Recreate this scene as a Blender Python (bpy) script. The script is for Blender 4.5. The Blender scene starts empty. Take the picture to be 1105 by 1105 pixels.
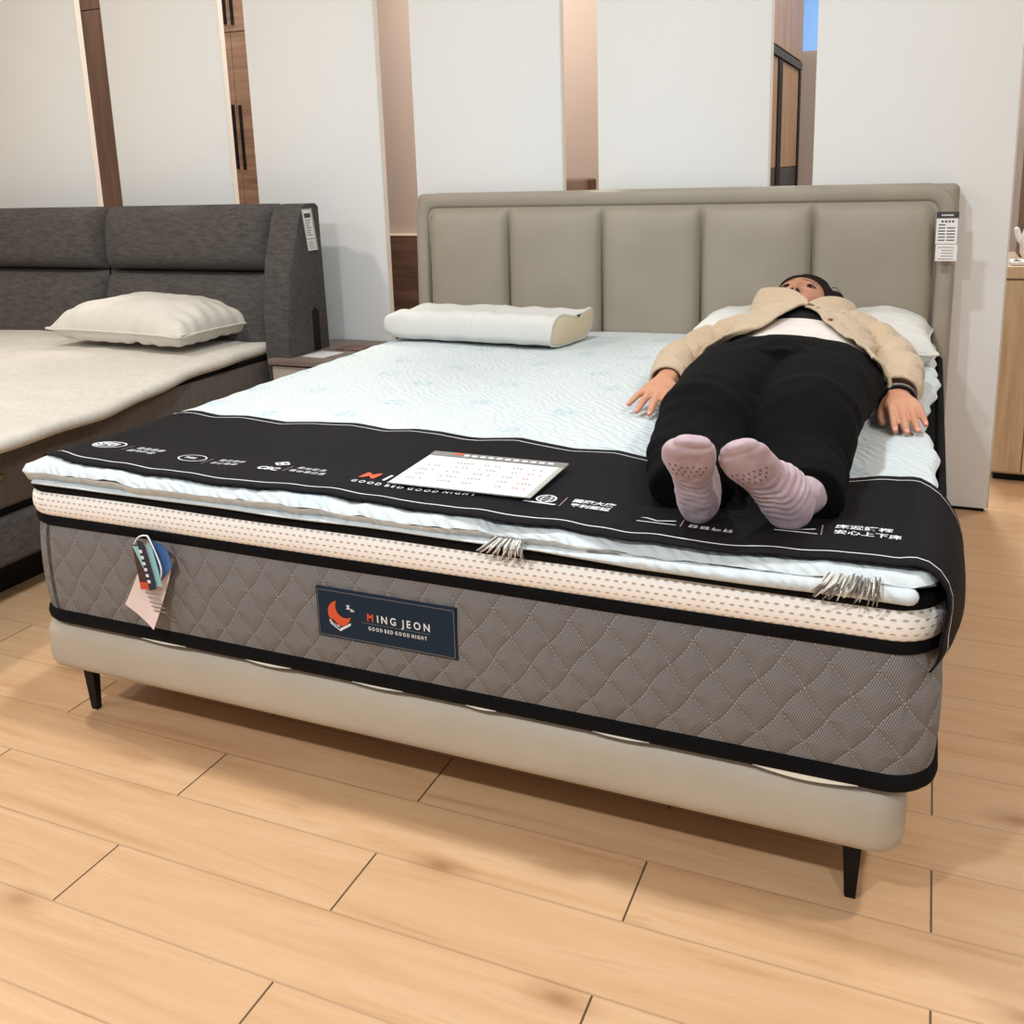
import bpy, bmesh, math, random
import numpy as np
from mathutils import Vector, Matrix, noise
random.seed(7)
C = bpy.context.scene.collection
SC = bpy.context.scene
# ------------------------------------------------------------------ camera
cam = bpy.data.cameras.new('camera'); co = bpy.data.objects.new('camera', cam); C.objects.link(co)
cam.sensor_width = 36; cam.sensor_fit = 'HORIZONTAL'; cam.lens = 1046.14 / 1105 * 36
cam.shift_y = -138.13 / 1105
cam.clip_start = .02
co.matrix_world = Matrix(((0.91952019, -0.05785401, 0.38876155, 1.78384),
                          (0.39185068, 0.21191627, -0.8952902, -1.42088),
                          (-0.03058876, 0.97557389, 0.21753142, 1.19569), (0, 0, 0, 1)))
SC.camera = co
# ------------------------------------------------------------------ world, lamps, exposure
w = bpy.data.worlds.new('world'); SC.world = w; w.use_nodes = True
bg = w.node_tree.nodes['Background']; bg.inputs[0].default_value = (.88, .95, 1.0, 1); bg.inputs[1].default_value = .32
SC.view_settings.view_transform = 'Standard'; SC.view_settings.look = 'None'
SC.view_settings.gamma = 1; SC.view_settings.use_curve_mapping = False
SC.view_settings.exposure = 0.0
def lamp(x, y, z, size, power, col, sy=None, spread=180):
    l = bpy.data.lights.new('ceiling_or_fill_lamp', 'AREA'); l.energy = power; l.color = col
    l.shape = 'RECTANGLE'; l.size = size; l.size_y = sy or size; l.spread = math.radians(spread)
    o = bpy.data.objects.new('ceiling_or_fill_lamp', l); C.objects.link(o); o.location = (x, y, z)
    return o
COOL = (.78, .91, 1.0); WARM = (1.0, .93, .84); NEUT = (.92, .965, 1.0)
lamp(0.75, 0.10, 2.98, .14, 38, COOL)
lamp(-1.5, 0.10, 2.98, .14, 34, WARM)
lamp(2.9, 0.10, 2.98, .14, 30, WARM)
lamp(0.5, -2.35, 2.98, .16, 66, NEUT)
lamp(2.8, -2.35, 2.98, .16, 40, NEUT)
lamp(-2.2, -2.35, 2.98, .16, 40, NEUT)
lamp(-1.9, 2.45, 2.98, .4, 20, NEUT)  # added fill to brighten the wardrobes behind the panels, no fixture seen
lamp(-.5, 3.0, 2.98, .4, 60, WARM)  # added fill to brighten the taupe back wall
lamp(1.9, 3.2, 2.98, .4, 26, NEUT)  # added fill for the sliding wardrobe gap
lamp(3.0, 3.0, 2.98, .4, 26, WARM)  # added fill for the background at the right
lamp(1.5, 5.6, 2.98, .6, 60, COOL)  # added cool fill to brighten the far blue wall

# ------------------------------------------------------------------ helpers
def tag(o, label=None, cat=None, group=None, kind=None):
    if label: o['label'] = label
    if cat: o['category'] = cat
    if group: o['group'] = group
    if kind: o['kind'] = kind
    return o
def thing(name, label, cat, loc=(0, 0, 0), group=None):
    o = bpy.data.objects.new(name, None); C.objects.link(o); o.location = loc
    return tag(o, label, cat, group)
class MB:
    def __init__(s): s.v = []; s.f = []; s.m = []; s.uv = {}
    def add(s, v, f, mi=0):
        b = len(s.v); s.v += [tuple(p) for p in v]; s.f += [tuple(b + i for i in q) for q in f]; s.m += [mi] * len(f); return b
    def box(s, x0, x1, y0, y1, z0, z1, mi=0):
        v = [(x, y, z) for z in (z0, z1) for y in (y0, y1) for x in (x0, x1)]
        s.add(v, [(0, 2, 3, 1), (4, 5, 7, 6), (0, 1, 5, 4), (2, 6, 7, 3), (0, 4, 6, 2), (1, 3, 7, 5)], mi)
    def loft(s, rings, mi=0, cap=True, close=False):
        n = len(rings[0]); b = len(s.v)
        for r in rings: s.v += [tuple(p) for p in r]
        R = len(rings)
        for i in range(R if close else R - 1):
            a = b + i * n; c = b + ((i + 1) % R) * n
            for j in range(n):
                k = (j + 1) % n; s.f.append((a + j, a + k, c + k, c + j)); s.m.append(mi)
        if cap and not close:
            s.f.append(tuple(b + j for j in range(n))[::-1]); s.m.append(mi)
            s.f.append(tuple(b + (R - 1) * n + j for j in range(n))); s.m.append(mi)
        return b
    def tube(s, pts, rad, n=20, up=(0, 0, 1), sub=6, mi=0, round_ends=True):
        s.loft(tube_rings(pts, rad, n, up, sub, round_ends), mi)
    def grid(s, P, mi=0, thick=None, uv=None):
        """P[i][j] points; optional thickness dirn downwards along normals"""
        nu = len(P); nv = len(P[0]); b = len(s.v)
        for r in P: s.v += [tuple(p) for p in r]
        for i in range(nu - 1):
            for j in range(nv - 1):
                s.f.append((b + i * nv + j, b + (i + 1) * nv + j, b + (i + 1) * nv + j + 1, b + i * nv + j + 1)); s.m.append(mi)
        return b
    def build(s, name, mats, parent=None, smooth=True, angle=40, uvf=None, fix=True):
        me = bpy.data.meshes.new(name); me.from_pydata(s.v, [], s.f)
        if not isinstance(mats, (list, tuple)): mats = [mats]
        for m in mats: me.materials.append(m)
        me.polygons.foreach_set('material_index', s.m)
        if fix:
            bm = bmesh.new(); bm.from_mesh(me); bmesh.ops.recalc_face_normals(bm, faces=bm.faces); bm.to_mesh(me); bm.free()
        if uvf:
            uvl = me.uv_layers.new(name='UVMap')
            for l in me.loops: uvl.data[l.index].uv = uvf(me.vertices[l.vertex_index].co, l.vertex_index)
        if smooth:
            me.polygons.foreach_set('use_smooth', [True] * len(me.polygons))
            me.set_sharp_from_angle(angle=math.radians(angle))
        me.update()
        return link(name, me, parent)
def link(name, me, parent=None):
    o = bpy.data.objects.new(name, me); C.objects.link(o)
    if parent:
        o.parent = parent
        off = Vector(parent.location); pp = parent.parent
        while pp: off += Vector(pp.location); pp = pp.parent
        if off.length > 0 and me: me.transform(Matrix.Translation(-off))
    return o
def cr(p0, p1, p2, p3, t):
    return .5 * ((2 * p1) + (-p0 + p2) * t + (2 * p0 - 5 * p1 + 4 * p2 - p3) * t * t + (-p0 + 3 * p1 - 3 * p2 + p3) * t ** 3)
def spline(A, sub):
    A = np.array(A, float); out = []
    for i in range(len(A) - 1):
        p0 = A[max(i - 1, 0)]; p3 = A[min(i + 2, len(A) - 1)]
        if i == 0: p0 = 2 * A[0] - A[1]
        if i == len(A) - 2: p3 = 2 * A[-1] - A[-2]
        for k in range(sub): out.append(cr(p0, A[i], A[i + 1], p3, k / sub))
    out.append(A[-1]); return np.array(out)
def tube_rings(pts, rad, n=20, up=(0, 0, 1), sub=6, round_ends=True):
    R = [(r, r) if isinstance(r, (int, float)) else r for r in rad]
    A = spline([list(p) + list(r) for p, r in zip(pts, R)], sub)
    P = A[:, :3]; RR = A[:, 3:]
    rings = []
    upv = np.array(up, float)
    T = np.gradient(P, axis=0)
    for i in range(len(P)):
        t = T[i] / np.linalg.norm(T[i]); sd = np.cross(t, upv); sd /= np.linalg.norm(sd); u = np.cross(sd, t)
        ru, rv = RR[i]
        rings.append([P[i] + sd * ru * math.cos(a) + u * rv * math.sin(a) for a in [2 * math.pi * k / n for k in range(n)]])
    if round_ends:
        def endcap(c, ring, d, r):
            out = []
            for a in (30, 60, 82):
                s_, c_ = math.sin(math.radians(a)), math.cos(math.radians(a))
                out.append([c + (p - c) * c_ + d * r * s_ for p in ring])
            return out
        t0 = T[0] / np.linalg.norm(T[0]); t1 = T[-1] / np.linalg.norm(T[-1])
        r0 = min(RR[0]); r1 = min(RR[-1])
        rings = endcap(P[0], rings[0], -t0, r0)[::-1] + rings + endcap(P[-1], rings[-1], t1, r1)
    return rings
def rbox(x0, x1, y0, y1, z0, z1, rp, rz, n=8, top=True, bottom=True):
    """rings of a box with plan corner radius rp and top / bottom edge radius rz"""
    def outline(ins, z):
        r = max(rp - ins, .001); out = []
        for cx, cy, a0 in ((x1 - rp, y1 - rp, 0), (x0 + rp, y1 - rp, 90), (x0 + rp, y0 + rp, 180), (x1 - rp, y0 + rp, 270)):
            for k in range(n + 1):
                a = math.radians(a0 + 90 * k / n); out.append((cx + r * math.cos(a), cy + r * math.sin(a), z))
        return out
    rings = []
    if bottom:
        for k in range(5):
            a = math.radians(90 * k / 4); rings.append(outline(rz * (1 - math.sin(a)), z0 + rz * (1 - math.cos(a))))
    else: rings.append(outline(0, z0))
    if top:
        for k in range(5):
            a = math.radians(90 * (1 - k / 4)); rings.append(outline(rz * (1 - math.sin(a)), z1 - rz * (1 - math.cos(a))))
    else: rings.append(outline(0, z1))
    return rings
def remesh(name, mb, mats, voxel, parent, smooth_it=4, disp=None, matf=None, factor=.5):
    me = bpy.data.meshes.new(name + '_src'); me.from_pydata(mb.v, [], mb.f)
    bm = bmesh.new(); bm.from_mesh(me); bmesh.ops.recalc_face_normals(bm, faces=bm.faces); bm.to_mesh(me); bm.free()
    o = bpy.data.objects.new('tmp', me); C.objects.link(o)
    m = o.modifiers.new('r', 'REMESH'); m.mode = 'VOXEL'; m.voxel_size = voxel
    if smooth_it:
        s = o.modifiers.new('s', 'SMOOTH'); s.iterations = smooth_it; s.factor = factor
    dg = bpy.context.evaluated_depsgraph_get(); dg.update()
    out = bpy.data.meshes.new_from_object(o.evaluated_get(dg))
    bpy.data.objects.remove(o); bpy.data.meshes.remove(me)
    out.name = name; out.materials.clear()
    if not isinstance(mats, (list, tuple)): mats = [mats]
    for mt in mats: out.materials.append(mt)
    if disp:
        N = [v.normal.copy() for v in out.vertices]
        for v, nn in zip(out.vertices, N):
            d = disp(v.co, nn)
            if isinstance(d, (int, float)): v.co += nn * d
            else: v.co += d
    if matf:
        for p in out.polygons: p.material_index = matf(p.center)
    out.polygons.foreach_set('use_smooth', [True] * len(out.polygons))
    out.update()
    return link(name, out, parent)
def text_geo(body, size, sx=1.0, bold=0):
    cu = bpy.data.curves.new('txt', 'FONT'); cu.body = body; cu.size = size; cu.align_x = 'LEFT'; cu.offset = bold
    cu.resolution_u = 3
    o = bpy.data.objects.new('txt', cu); C.objects.link(o)
    dg = bpy.context.evaluated_depsgraph_get(); dg.update()
    me = bpy.data.meshes.new_from_object(o.evaluated_get(dg))
    v = [(p.co.x * sx, p.co.y) for p in me.vertices]; f = [tuple(p.vertices) for p in me.polygons]
    bpy.data.objects.remove(o); bpy.data.curves.remove(cu); bpy.data.meshes.remove(me)
    return v, f
def gauss(d2, s): return math.exp(-d2 / (2 * s * s))
def lerp(a, b, t): return a + (b - a) * t
def interp(x, xs, ys): return float(np.interp(x, xs, ys))
def sstep(a, b, x):
    t = min(max((x - a) / (b - a), 0), 1); return t * t * (3 - 2 * t)
def nz(x, y, z=0.0): return noise.noise(Vector((x, y, z)))

# ------------------------------------------------------------------ materials
def srgb(r, g, b):
    def f(c):
        c /= 255.; return c / 12.92 if c <= .04045 else ((c + .055) / 1.055) ** 2.4
    return (f(r), f(g), f(b), 1)
def mat(name, col, rough=.6, spec=.5, metal=0, sheen=0, coat=0):
    m = bpy.data.materials.new(name); m.use_nodes = True; b = m.node_tree.nodes['Principled BSDF']
    b.inputs['Base Color'].default_value = col; b.inputs['Roughness'].default_value = rough
    b.inputs['Specular IOR Level'].default_value = spec; b.inputs['Metallic'].default_value = metal
    b.inputs['Sheen Weight'].default_value = sheen; b.inputs['Coat Weight'].default_value = coat
    return m
class NT:
    def __init__(s, m): s.m = m; s.t = m.node_tree; s.n = s.t.nodes; s.b = s.n['Principled BSDF']
    def new(s, ty, **k):
        x = s.n.new(ty)
        for a, v in k.items(): setattr(x, a, v)
        return x
    def l(s, a, b): s.t.links.new(a, b)
    def coord(s, kind='Object', scale=(1, 1, 1), rot=(0, 0, 0)):
        c = s.new('ShaderNodeTexCoord'); mp = s.new('ShaderNodeMapping'); mp.inputs['Scale'].default_value = scale; mp.inputs['Rotation'].default_value = rot
        s.l(c.outputs[kind], mp.inputs[0]); return mp.outputs[0]
    def noise(s, vec, scale, detail=3, rough=.5, dist=0):
        x = s.new('ShaderNodeTexNoise'); x.inputs['Scale'].default_value = scale; x.inputs['Detail'].default_value = detail
        x.inputs['Roughness'].default_value = rough; x.inputs['Distortion'].default_value = dist; s.l(vec, x.inputs['Vector']); return x.outputs['Fac']
    def math(s, op, a, b=None, c=None):
        x = s.new('ShaderNodeMath', operation=op)
        for i, q in enumerate((a, b, c)):
            if q is None: continue
            if isinstance(q, (int, float)): x.inputs[i].default_value = q
            else: s.l(q, x.inputs[i])
        return x.outputs[0]
    def ramp(s, fac, stops):
        x = s.new('ShaderNodeValToRGB'); e = x.color_ramp.elements
        while len(e) < len(stops): e.new(.5)
        for el, (p, c) in zip(e, stops): el.position = p; el.color = c
        s.l(fac, x.inputs[0]); return x.outputs[0]
    def mix(s, fac, a, b, mode='MIX'):
        x = s.new('ShaderNodeMix', data_type='RGBA', blend_type=mode)
        for i, q in ((0, fac), (6, a), (7, b)):
            if isinstance(q, (int, float, tuple)): x.inputs[i].default_value = q
            else: s.l(q, x.inputs[i])
        return x.outputs[2]
    def bump(s, h, strength=.3, dist=.01):
        x = s.new('ShaderNodeBump'); x.inputs['Strength'].default_value = strength; x.inputs['Distance'].default_value = dist
        s.l(h, x.inputs['Height'])
        if s.b.inputs['Normal'].is_linked: s.l(s.b.inputs['Normal'].links[0].from_socket, x.inputs['Normal'])
        s.l(x.outputs[0], s.b.inputs['Normal']); return x
    def color(s, c): s.l(c, s.b.inputs['Base Color'])
    def sep(s, vec):
        x = s.new('ShaderNodeSeparateXYZ'); s.l(vec, x.inputs[0]); return x.outputs

def fabric(name, c1, c2, scale=900, rough=.85, bump=.15, sheen=.2, stretch=(1, 1, 1), mott=14):
    m = mat(name, c1, rough, .3, sheen=sheen); n = NT(m)
    v = n.coord('Object', stretch)
    f = n.math('MULTIPLY_ADD', n.noise(v, scale, 2), .6, n.math('MULTIPLY', n.noise(v, mott, 3), .4))
    n.color(n.ramp(f, [(.35, c1), (.65, c2)])); n.bump(n.noise(v, scale, 2), bump, .002); return m
def leather(name, c, rough=.5):
    m = mat(name, c, rough, .4); n = NT(m); v = n.coord()
    c2 = tuple(x * .88 for x in c[:3]) + (1,)
    n.color(n.ramp(n.noise(v, 5, 4), [(.3, c), (.75, c2)])); n.bump(n.noise(v, 700, 2), .12, .001); n.bump(n.noise(v, 7, 2), .12, .01)
    return m
def wood(name, c1, c2, c3, axis='x', rough=.5, scale=1.0, cross=False):
    m = mat(name, c1, rough, .4); n = NT(m)
    st = {'x': (2, 30, 30), 'y': (30, 2, 30), 'z': (30, 30, 2)}[axis]
    v = n.coord('Object', tuple(a * scale for a in st))
    f = n.noise(v, 1.0, 6, .65, .4)
    col = n.ramp(f, [(.3, c2), (.5, c1), (.7, c3)])
    n.color(col); n.bump(f, .08, .002); return m

M = {}
M['panel'] = mat('white_panel_paint', srgb(228, 228, 226), .55, .35); _n = NT(M['panel']); _n.bump(_n.noise(_n.coord(), 300, 2), .03, .001)
M['ceil'] = mat('ceiling_paint', srgb(235, 233, 228), .9)
M['taupe'] = leather('taupe_leather', srgb(158, 149, 134), .52)
M['base_taupe'] = leather('base_taupe_leather', srgb(186, 176, 160), .5)
M['edgeband'] = mat('edge_band', srgb(222, 214, 202), .6)
M['seam'] = mat('dark_seam', srgb(60, 56, 52), .9)
M['black'] = mat('black_metal', srgb(12, 8, 8), .5, .2)
M['tape'] = fabric('black_piping', srgb(6, 6, 7), srgb(16, 16, 18), 500, .9, .6, .0); NT(M['tape']).b.inputs['Specular IOR Level'].default_value = .15
M['cream'] = mat('cream_edge', srgb(232, 220, 200), .8)
M['charcoal'] = fabric('charcoal_fabric', srgb(58, 54, 52), srgb(92, 87, 84), 420, .95, .3, .0, (.35, 1, 1.6), 60)
M['charside'] = fabric('grey_mattress_side', srgb(92, 84, 78), srgb(112, 103, 96), 300, .9, .2, .0, (4, 4, .3))
M['topperL'] = fabric('cream_knit', srgb(200, 193, 180), srgb(212, 206, 196), 60, .9, .3, .1)
M['pillow'] = fabric('white_pillow_cotton', srgb(206, 205, 199), srgb(214, 213, 208), 200, .85, .1, .1)
M['pillowL'] = fabric('cream_pillow_cotton', srgb(204, 199, 188), srgb(214, 209, 199), 200, .85, .1, .1)
M['white'] = mat('white_print', srgb(225, 225, 228), .6)
M['orange'] = mat('orange_print', srgb(214, 84, 48), .6)
M['dark_print'] = mat('dark_print', srgb(60, 56, 58), .6)
M['paper'] = mat('white_paper', srgb(232, 230, 228), .35, .5)
M['greyhead'] = mat('grey_header', srgb(125, 122, 120), .4)
M['navy'] = mat('navy_label', srgb(26, 42, 58), .7, .2)
M['foam'] = mat('beige_foam', srgb(226, 208, 178), .8)
def mk_floor():
    m = mat('oak_laminate', srgb(214, 170, 118), .32, .5); n = NT(m)
    c = n.coord('Object'); mp = n.new('ShaderNodeMapping'); mp.inputs['Location'].default_value = (-.013 + .917 * 20, .1314 + .1517 * 40, 0); n.l(c, mp.inputs[0])
    br = n.new('ShaderNodeTexBrick'); n.l(mp.outputs[0], br.inputs['Vector'])
    br.inputs['Scale'].default_value = 1; br.inputs['Brick Width'].default_value = .917; br.inputs['Row Height'].default_value = .1517
    br.inputs['Mortar Size'].default_value = .0018; br.inputs['Mortar Smooth'].default_value = .0; br.offset = .5; br.offset_frequency = 2
    br.inputs['Color1'].default_value = (0, 0, 0, 1); br.inputs['Color2'].default_value = (1, 1, 1, 1); br.inputs['Mortar'].default_value = (.5, .5, .5, 1)
    rnd = n.sep(br.outputs['Color'])[0]
    s = n.sep(mp.outputs[0])
    # grain coordinate shifted per board
    cb = n.new('ShaderNodeCombineXYZ'); n.l(n.math('MULTIPLY_ADD', rnd, 37.0, n.math('MULTIPLY', s[0], 1.6)), cb.inputs[0])
    n.l(n.math('MULTIPLY_ADD', rnd, 11.0, n.math('MULTIPLY', s[1], 22.0)), cb.inputs[1])
    g = n.noise(cb.outputs[0], 1.0, 6, .6, .9)
    fine = n.new('ShaderNodeMapping'); fine.inputs['Scale'].default_value = (14, 260, 1); n.l(mp.outputs[0], fine.inputs[0])
    fg = n.noise(fine.outputs[0], 1, 3)
    base = n.ramp(g, [(.22, srgb(174, 130, 92)), (.40, srgb(201, 160, 119)), (.60, srgb(210, 173, 134)), (.8, srgb(184, 142, 102))])
    base = n.mix(n.math('MULTIPLY', n.math('SUBTRACT', fg, .35), .7), base, srgb(188, 146, 108))
    # knots
    kv = n.new('ShaderNodeMapping'); kv.inputs['Scale'].default_value = (1.6, 3.6, 1); kv.inputs['Location'].default_value = (.37, .2, 0); n.l(mp.outputs[0], kv.inputs[0])
    vo = n.new('ShaderNodeTexVoronoi'); vo.voronoi_dimensions = '2D'; vo.inputs['Scale'].default_value = 1.0; n.l(kv.outputs[0], vo.inputs['Vector'])
    kd = n.ramp(vo.outputs['Distance'], [(.0, (1, 1, 1, 1)), (.02, (.85, .85, .85, 1)), (.055, (.4, .4, .4, 1)), (.13, (0, 0, 0, 1))])
    gate = n.math('GREATER_THAN', n.sep(vo.outputs['Color'])[0], .3)
    base = n.mix(n.math('MULTIPLY', n.sep(kd)[0], n.math('MULTIPLY', gate, .75)), base, srgb(140, 92, 52))
    # board to board tint
    base = n.mix(n.math('MULTIPLY', rnd, .22), base, srgb(200, 158, 118))
    # joints: dark across the boards, faint along them
    fy = n.math('FRACT', n.math('DIVIDE', s[1], .1517))
    near = n.math('LESS_THAN', n.math('MINIMUM', fy, n.math('SUBTRACT', 1, fy)), .011)
    fac = n.math('MULTIPLY', br.outputs['Fac'], n.math('SUBTRACT', 1, n.math('MULTIPLY', near, .72)))
    n.color(n.mix(n.math('MULTIPLY', fac, .85), base, srgb(40, 24, 18)))
    n.bump(n.math('ADD', n.math('MULTIPLY', fg, .6), g), .06, .002)
    wv = n.new('ShaderNodeMapping'); wv.inputs['Scale'].default_value = (4, 24, 1); n.l(mp.outputs[0], wv.inputs[0])
    n.bump(n.noise(wv.outputs[0], 1, 3), .12, .004)
    n.bump(n.math('SUBTRACT', 1, br.outputs['Fac']), .3, .001)
    n.l(n.math('MULTIPLY_ADD', fg, .18, .24), n.b.inputs['Roughness'])
    return m
M['floor'] = mk_floor()
def mk_quilt():
    m = mat('quilted_grey_knit', srgb(110, 102, 96), .9, .3); n = NT(m)
    uvc = n.new('ShaderNodeTexCoord'); s = n.sep(uvc.outputs['UV'])
    sx, sz = .070, .093
    # wavy diamonds
    u = n.math('ADD', s[0], n.math('MULTIPLY', n.math('SINE', n.math('MULTIPLY', s[1], 2 * math.pi / sz)), .0028))
    a = n.math('ADD', n.math('DIVIDE', u, sx), n.math('DIVIDE', s[1], sz)); b = n.math('SUBTRACT', n.math('DIVIDE', u, sx), n.math('DIVIDE', s[1], sz))
    fa = n.math('FRACT', n.math('ADD', a, 100)); fb = n.math('FRACT', n.math('ADD', b, 100))
    da = n.math('MINIMUM', fa, n.math('SUBTRACT', 1, fa)); db = n.math('MINIMUM', fb, n.math('SUBTRACT', 1, fb))
    d = n.math('MINIMUM', da, db)
    puff = n.math('POWER', n.math('MINIMUM', n.math('MULTIPLY', d, 3.2), 1.0), .55)
    # weave
    mp = n.new('ShaderNodeMapping'); mp.inputs['Scale'].default_value = (1, 1, 1); n.l(uvc.outputs['UV'], mp.inputs[0])
    w1 = n.math('SINE', n.math('MULTIPLY', n.math('ADD', s[0], n.math('MULTIPLY', s[1], .7)), 2 * math.pi / .0052))
    w2 = n.math('SINE', n.math('MULTIPLY', n.math('SUBTRACT', s[1], n.math('MULTIPLY', s[0], .35)), 2 * math.pi / .0040))
    wv = n.math('MULTIPLY', w1, w2)
    fac = n.math('MULTIPLY_ADD', wv, .5, .5)
    # alternating sheen between diamonds
    ck = n.math('MODULO', n.math('ADD', n.math('FLOOR', n.math('ADD', a, 100)), n.math('FLOOR', n.math('ADD', b, 100))), 2)
    col = n.mix(n.math('POWER', fac, 1.3), srgb(56, 52, 51), srgb(178, 174, 172))
    col = n.mix(n.math('MULTIPLY', n.noise(mp.outputs[0], 9, 2), .35), col, srgb(104, 99, 97))
    dash = n.math('GREATER_THAN', n.math('SINE', n.math('MULTIPLY', s[1], 2 * math.pi / .006)), -.3)
    st = n.math('MULTIPLY', n.math('LESS_THAN', d, .012), dash)
    n.color(n.mix(n.math('MULTIPLY', st, .9), col, srgb(196, 190, 178)))
    n.bump(puff, .85, .008); n.bump(wv, .25, .001)
    return m
M['quilt'] = mk_quilt()
def mk_mesh3d():
    m = mat('cream_spacer_mesh', srgb(233, 218, 190), .8); n = NT(m)
    c = n.new('ShaderNodeTexCoord'); s = n.sep(c.outputs['UV'])
    px, pz = .0150, .0115
    row = n.math('FLOOR', n.math('DIVIDE', s[1], pz)); off = n.math('MULTIPLY', n.math('MODULO', row, 2), .5)
    fx = n.math('SUBTRACT', n.math('FRACT', n.math('ADD', n.math('DIVIDE', s[0], px), off)), .5)
    fz = n.math('SUBTRACT', n.math('FRACT', n.math('DIVIDE', s[1], pz)), .5)
    d = n.math('SQRT', n.math('ADD', n.math('MULTIPLY', n.math('MULTIPLY', fx, fx), 1.0), n.math('MULTIPLY', n.math('MULTIPLY', fz, fz), 2.6)))
    hole = n.ramp(d, [(.12, (1, 1, 1, 1)), (.30, (0, 0, 0, 1))])
    n.color(n.mix(n.math('MULTIPLY', n.sep(hole)[0], .75), srgb(250, 246, 240), srgb(186, 162, 136)))
    n.bump(n.math('SUBTRACT', 1, n.sep(hole)[0]), .7, .004)
    return m
M['mesh3d'] = mk_mesh3d()
def mk_knit():
    m = mat('white_quilted_knit', srgb(228, 236, 236), .85, .3, sheen=.2); n = NT(m)
    v = n.coord('Object')
    wf = n.new('ShaderNodeTexWave'); wf.wave_type = 'BANDS'; wf.bands_direction = 'DIAGONAL'
    wf.inputs['Scale'].default_value = 20; wf.inputs['Distortion'].default_value = 12; wf.inputs['Detail'].default_value = 1.5; wf.inputs['Detail Scale'].default_value = .7
    n.l(v, wf.inputs[0])
    sv = n.coord('Object', (1, 1, 0)); vo = n.new('ShaderNodeTexVoronoi'); vo.voronoi_dimensions = '2D'; vo.inputs['Scale'].default_value = 4.2; vo.inputs['Randomness'].default_value = .55; n.l(sv, vo.inputs['Vector'])
    rg = n.ramp(vo.outputs['Distance'], [(.0, (.9, .9, .9, 1)), (.04, (.3, .3, .3, 1)), (.09, (1, 1, 1, 1)), (.13, (.2, .2, .2, 1)), (.2, (0, 0, 0, 1))])
    nn = n.ramp(n.noise(v, 60, 3), [(.42, (0, 0, 0, 1)), (.56, (1, 1, 1, 1))])
    f = n.math('MULTIPLY', n.math('MULTIPLY', n.sep(rg)[0], n.sep(nn)[0]), .6)
    n.color(n.mix(f, srgb(203, 211, 213), srgb(132, 178, 196)))
    n.bump(wf.outputs['Fac'], .5, .004); n.bump(n.noise(v, 260, 2), .3, .002)
    return m
M['knit'] = mk_knit()
M['runner'] = mat('black_runner', srgb(19, 17, 20), .75, .12); _n = NT(M['runner']); _n.bump(_n.noise(_n.coord(), 900, 2), .1, .001)
M['wall_taupe'] = mat('taupe_wall', srgb(174, 158, 148), .85)
M['wall_white'] = mat('white_wall', srgb(225, 222, 215), .85)
M['bluewall'] = mat('pale_blue_wall', srgb(150, 190, 240), .85)
M['wardA'] = wood('brown_wardrobe', srgb(112, 84, 68), srgb(96, 70, 56), srgb(126, 96, 80), 'z')
M['wardB'] = wood('walnut_wardrobe', srgb(134, 102, 80), srgb(108, 80, 62), srgb(152, 120, 96), 'x')
M['oakW'] = wood('oak_wardrobe', srgb(168, 132, 100), srgb(150, 114, 84), srgb(180, 146, 114), 'z')
M['wains'] = wood('dark_wainscot', srgb(90, 68, 58), srgb(70, 52, 44), srgb(110, 86, 72), 'x')
M['palewood'] = wood('pale_ash', srgb(196, 168, 134), srgb(176, 146, 112), srgb(210, 184, 150), 'z')
M['stand'] = wood('greige_wood', srgb(128, 112, 102), srgb(112, 96, 86), srgb(140, 124, 114), 'x')
M['skin'] = mat('skin', srgb(216, 164, 136), .5, .4); _n = NT(M['skin']); _n.b.inputs['Subsurface Weight'].default_value = .12
_n.b.inputs['Subsurface Radius'].default_value = (.02, .008, .004); _v = _n.coord()
_n.color(_n.ramp(_n.noise(_v, 18, 3), [(.3, srgb(204, 150, 120)), (.7, srgb(190, 132, 104))])); _n.bump(_n.noise(_v, 300, 2), .08, .001)
M['lip'] = mat('lips', srgb(176, 92, 84), .4); M['nail'] = mat('nails', srgb(222, 150, 138), .3)
M['hair'] = mat('dark_hair', srgb(22, 13, 11), .6, .2); _n = NT(M['hair']); _n.bump(_n.noise(_n.coord('Object', (400, 60, 400)), 1, 2), .4, .002)
M['brow'] = mat('brow', srgb(70, 46, 38), .8); M['nostril'] = mat('nostril', srgb(60, 26, 22), .8)
M['eye'] = mat('eye_white', srgb(112, 90, 80), .4); M['iris'] = mat('iris', srgb(20, 12, 10), .6, .2)
M['trouser'] = fabric('black_trousers', srgb(5, 5, 6), srgb(11, 10, 11), 500, .95, .3, .0); NT(M['trouser']).b.inputs['Specular IOR Level'].default_value = .12
M['shirt'] = fabric('white_shirt', srgb(214, 206, 200), srgb(228, 220, 214), 300, .8, .15)
M['inner'] = fabric('black_top', srgb(10, 10, 11), srgb(16, 15, 16), 300, .9, .15, .0)
def mk_cord():
    m = mat('beige_corduroy', srgb(205, 180, 146), .9, .2, sheen=.25); n = NT(m)
    c = n.new('ShaderNodeTexCoord'); s = n.sep(c.outputs['UV'])
    r = n.math('SINE', n.math('MULTIPLY', s[0], 2 * math.pi / .0045))
    f = n.math('MULTIPLY_ADD', r, .5, .5)
    v = n.coord('Object')
    col = n.mix(f, srgb(186, 164, 136), srgb(200, 178, 150)); n.color(n.mix(n.math('MULTIPLY', n.noise(v, 12, 3), .5), col, srgb(180, 156, 126)))
    n.bump(r, .2, .001); n.bump(n.noise(v, 22, 4, .5, 1.2), .7, .014); return m
M['cord'] = mk_cord()
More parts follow.
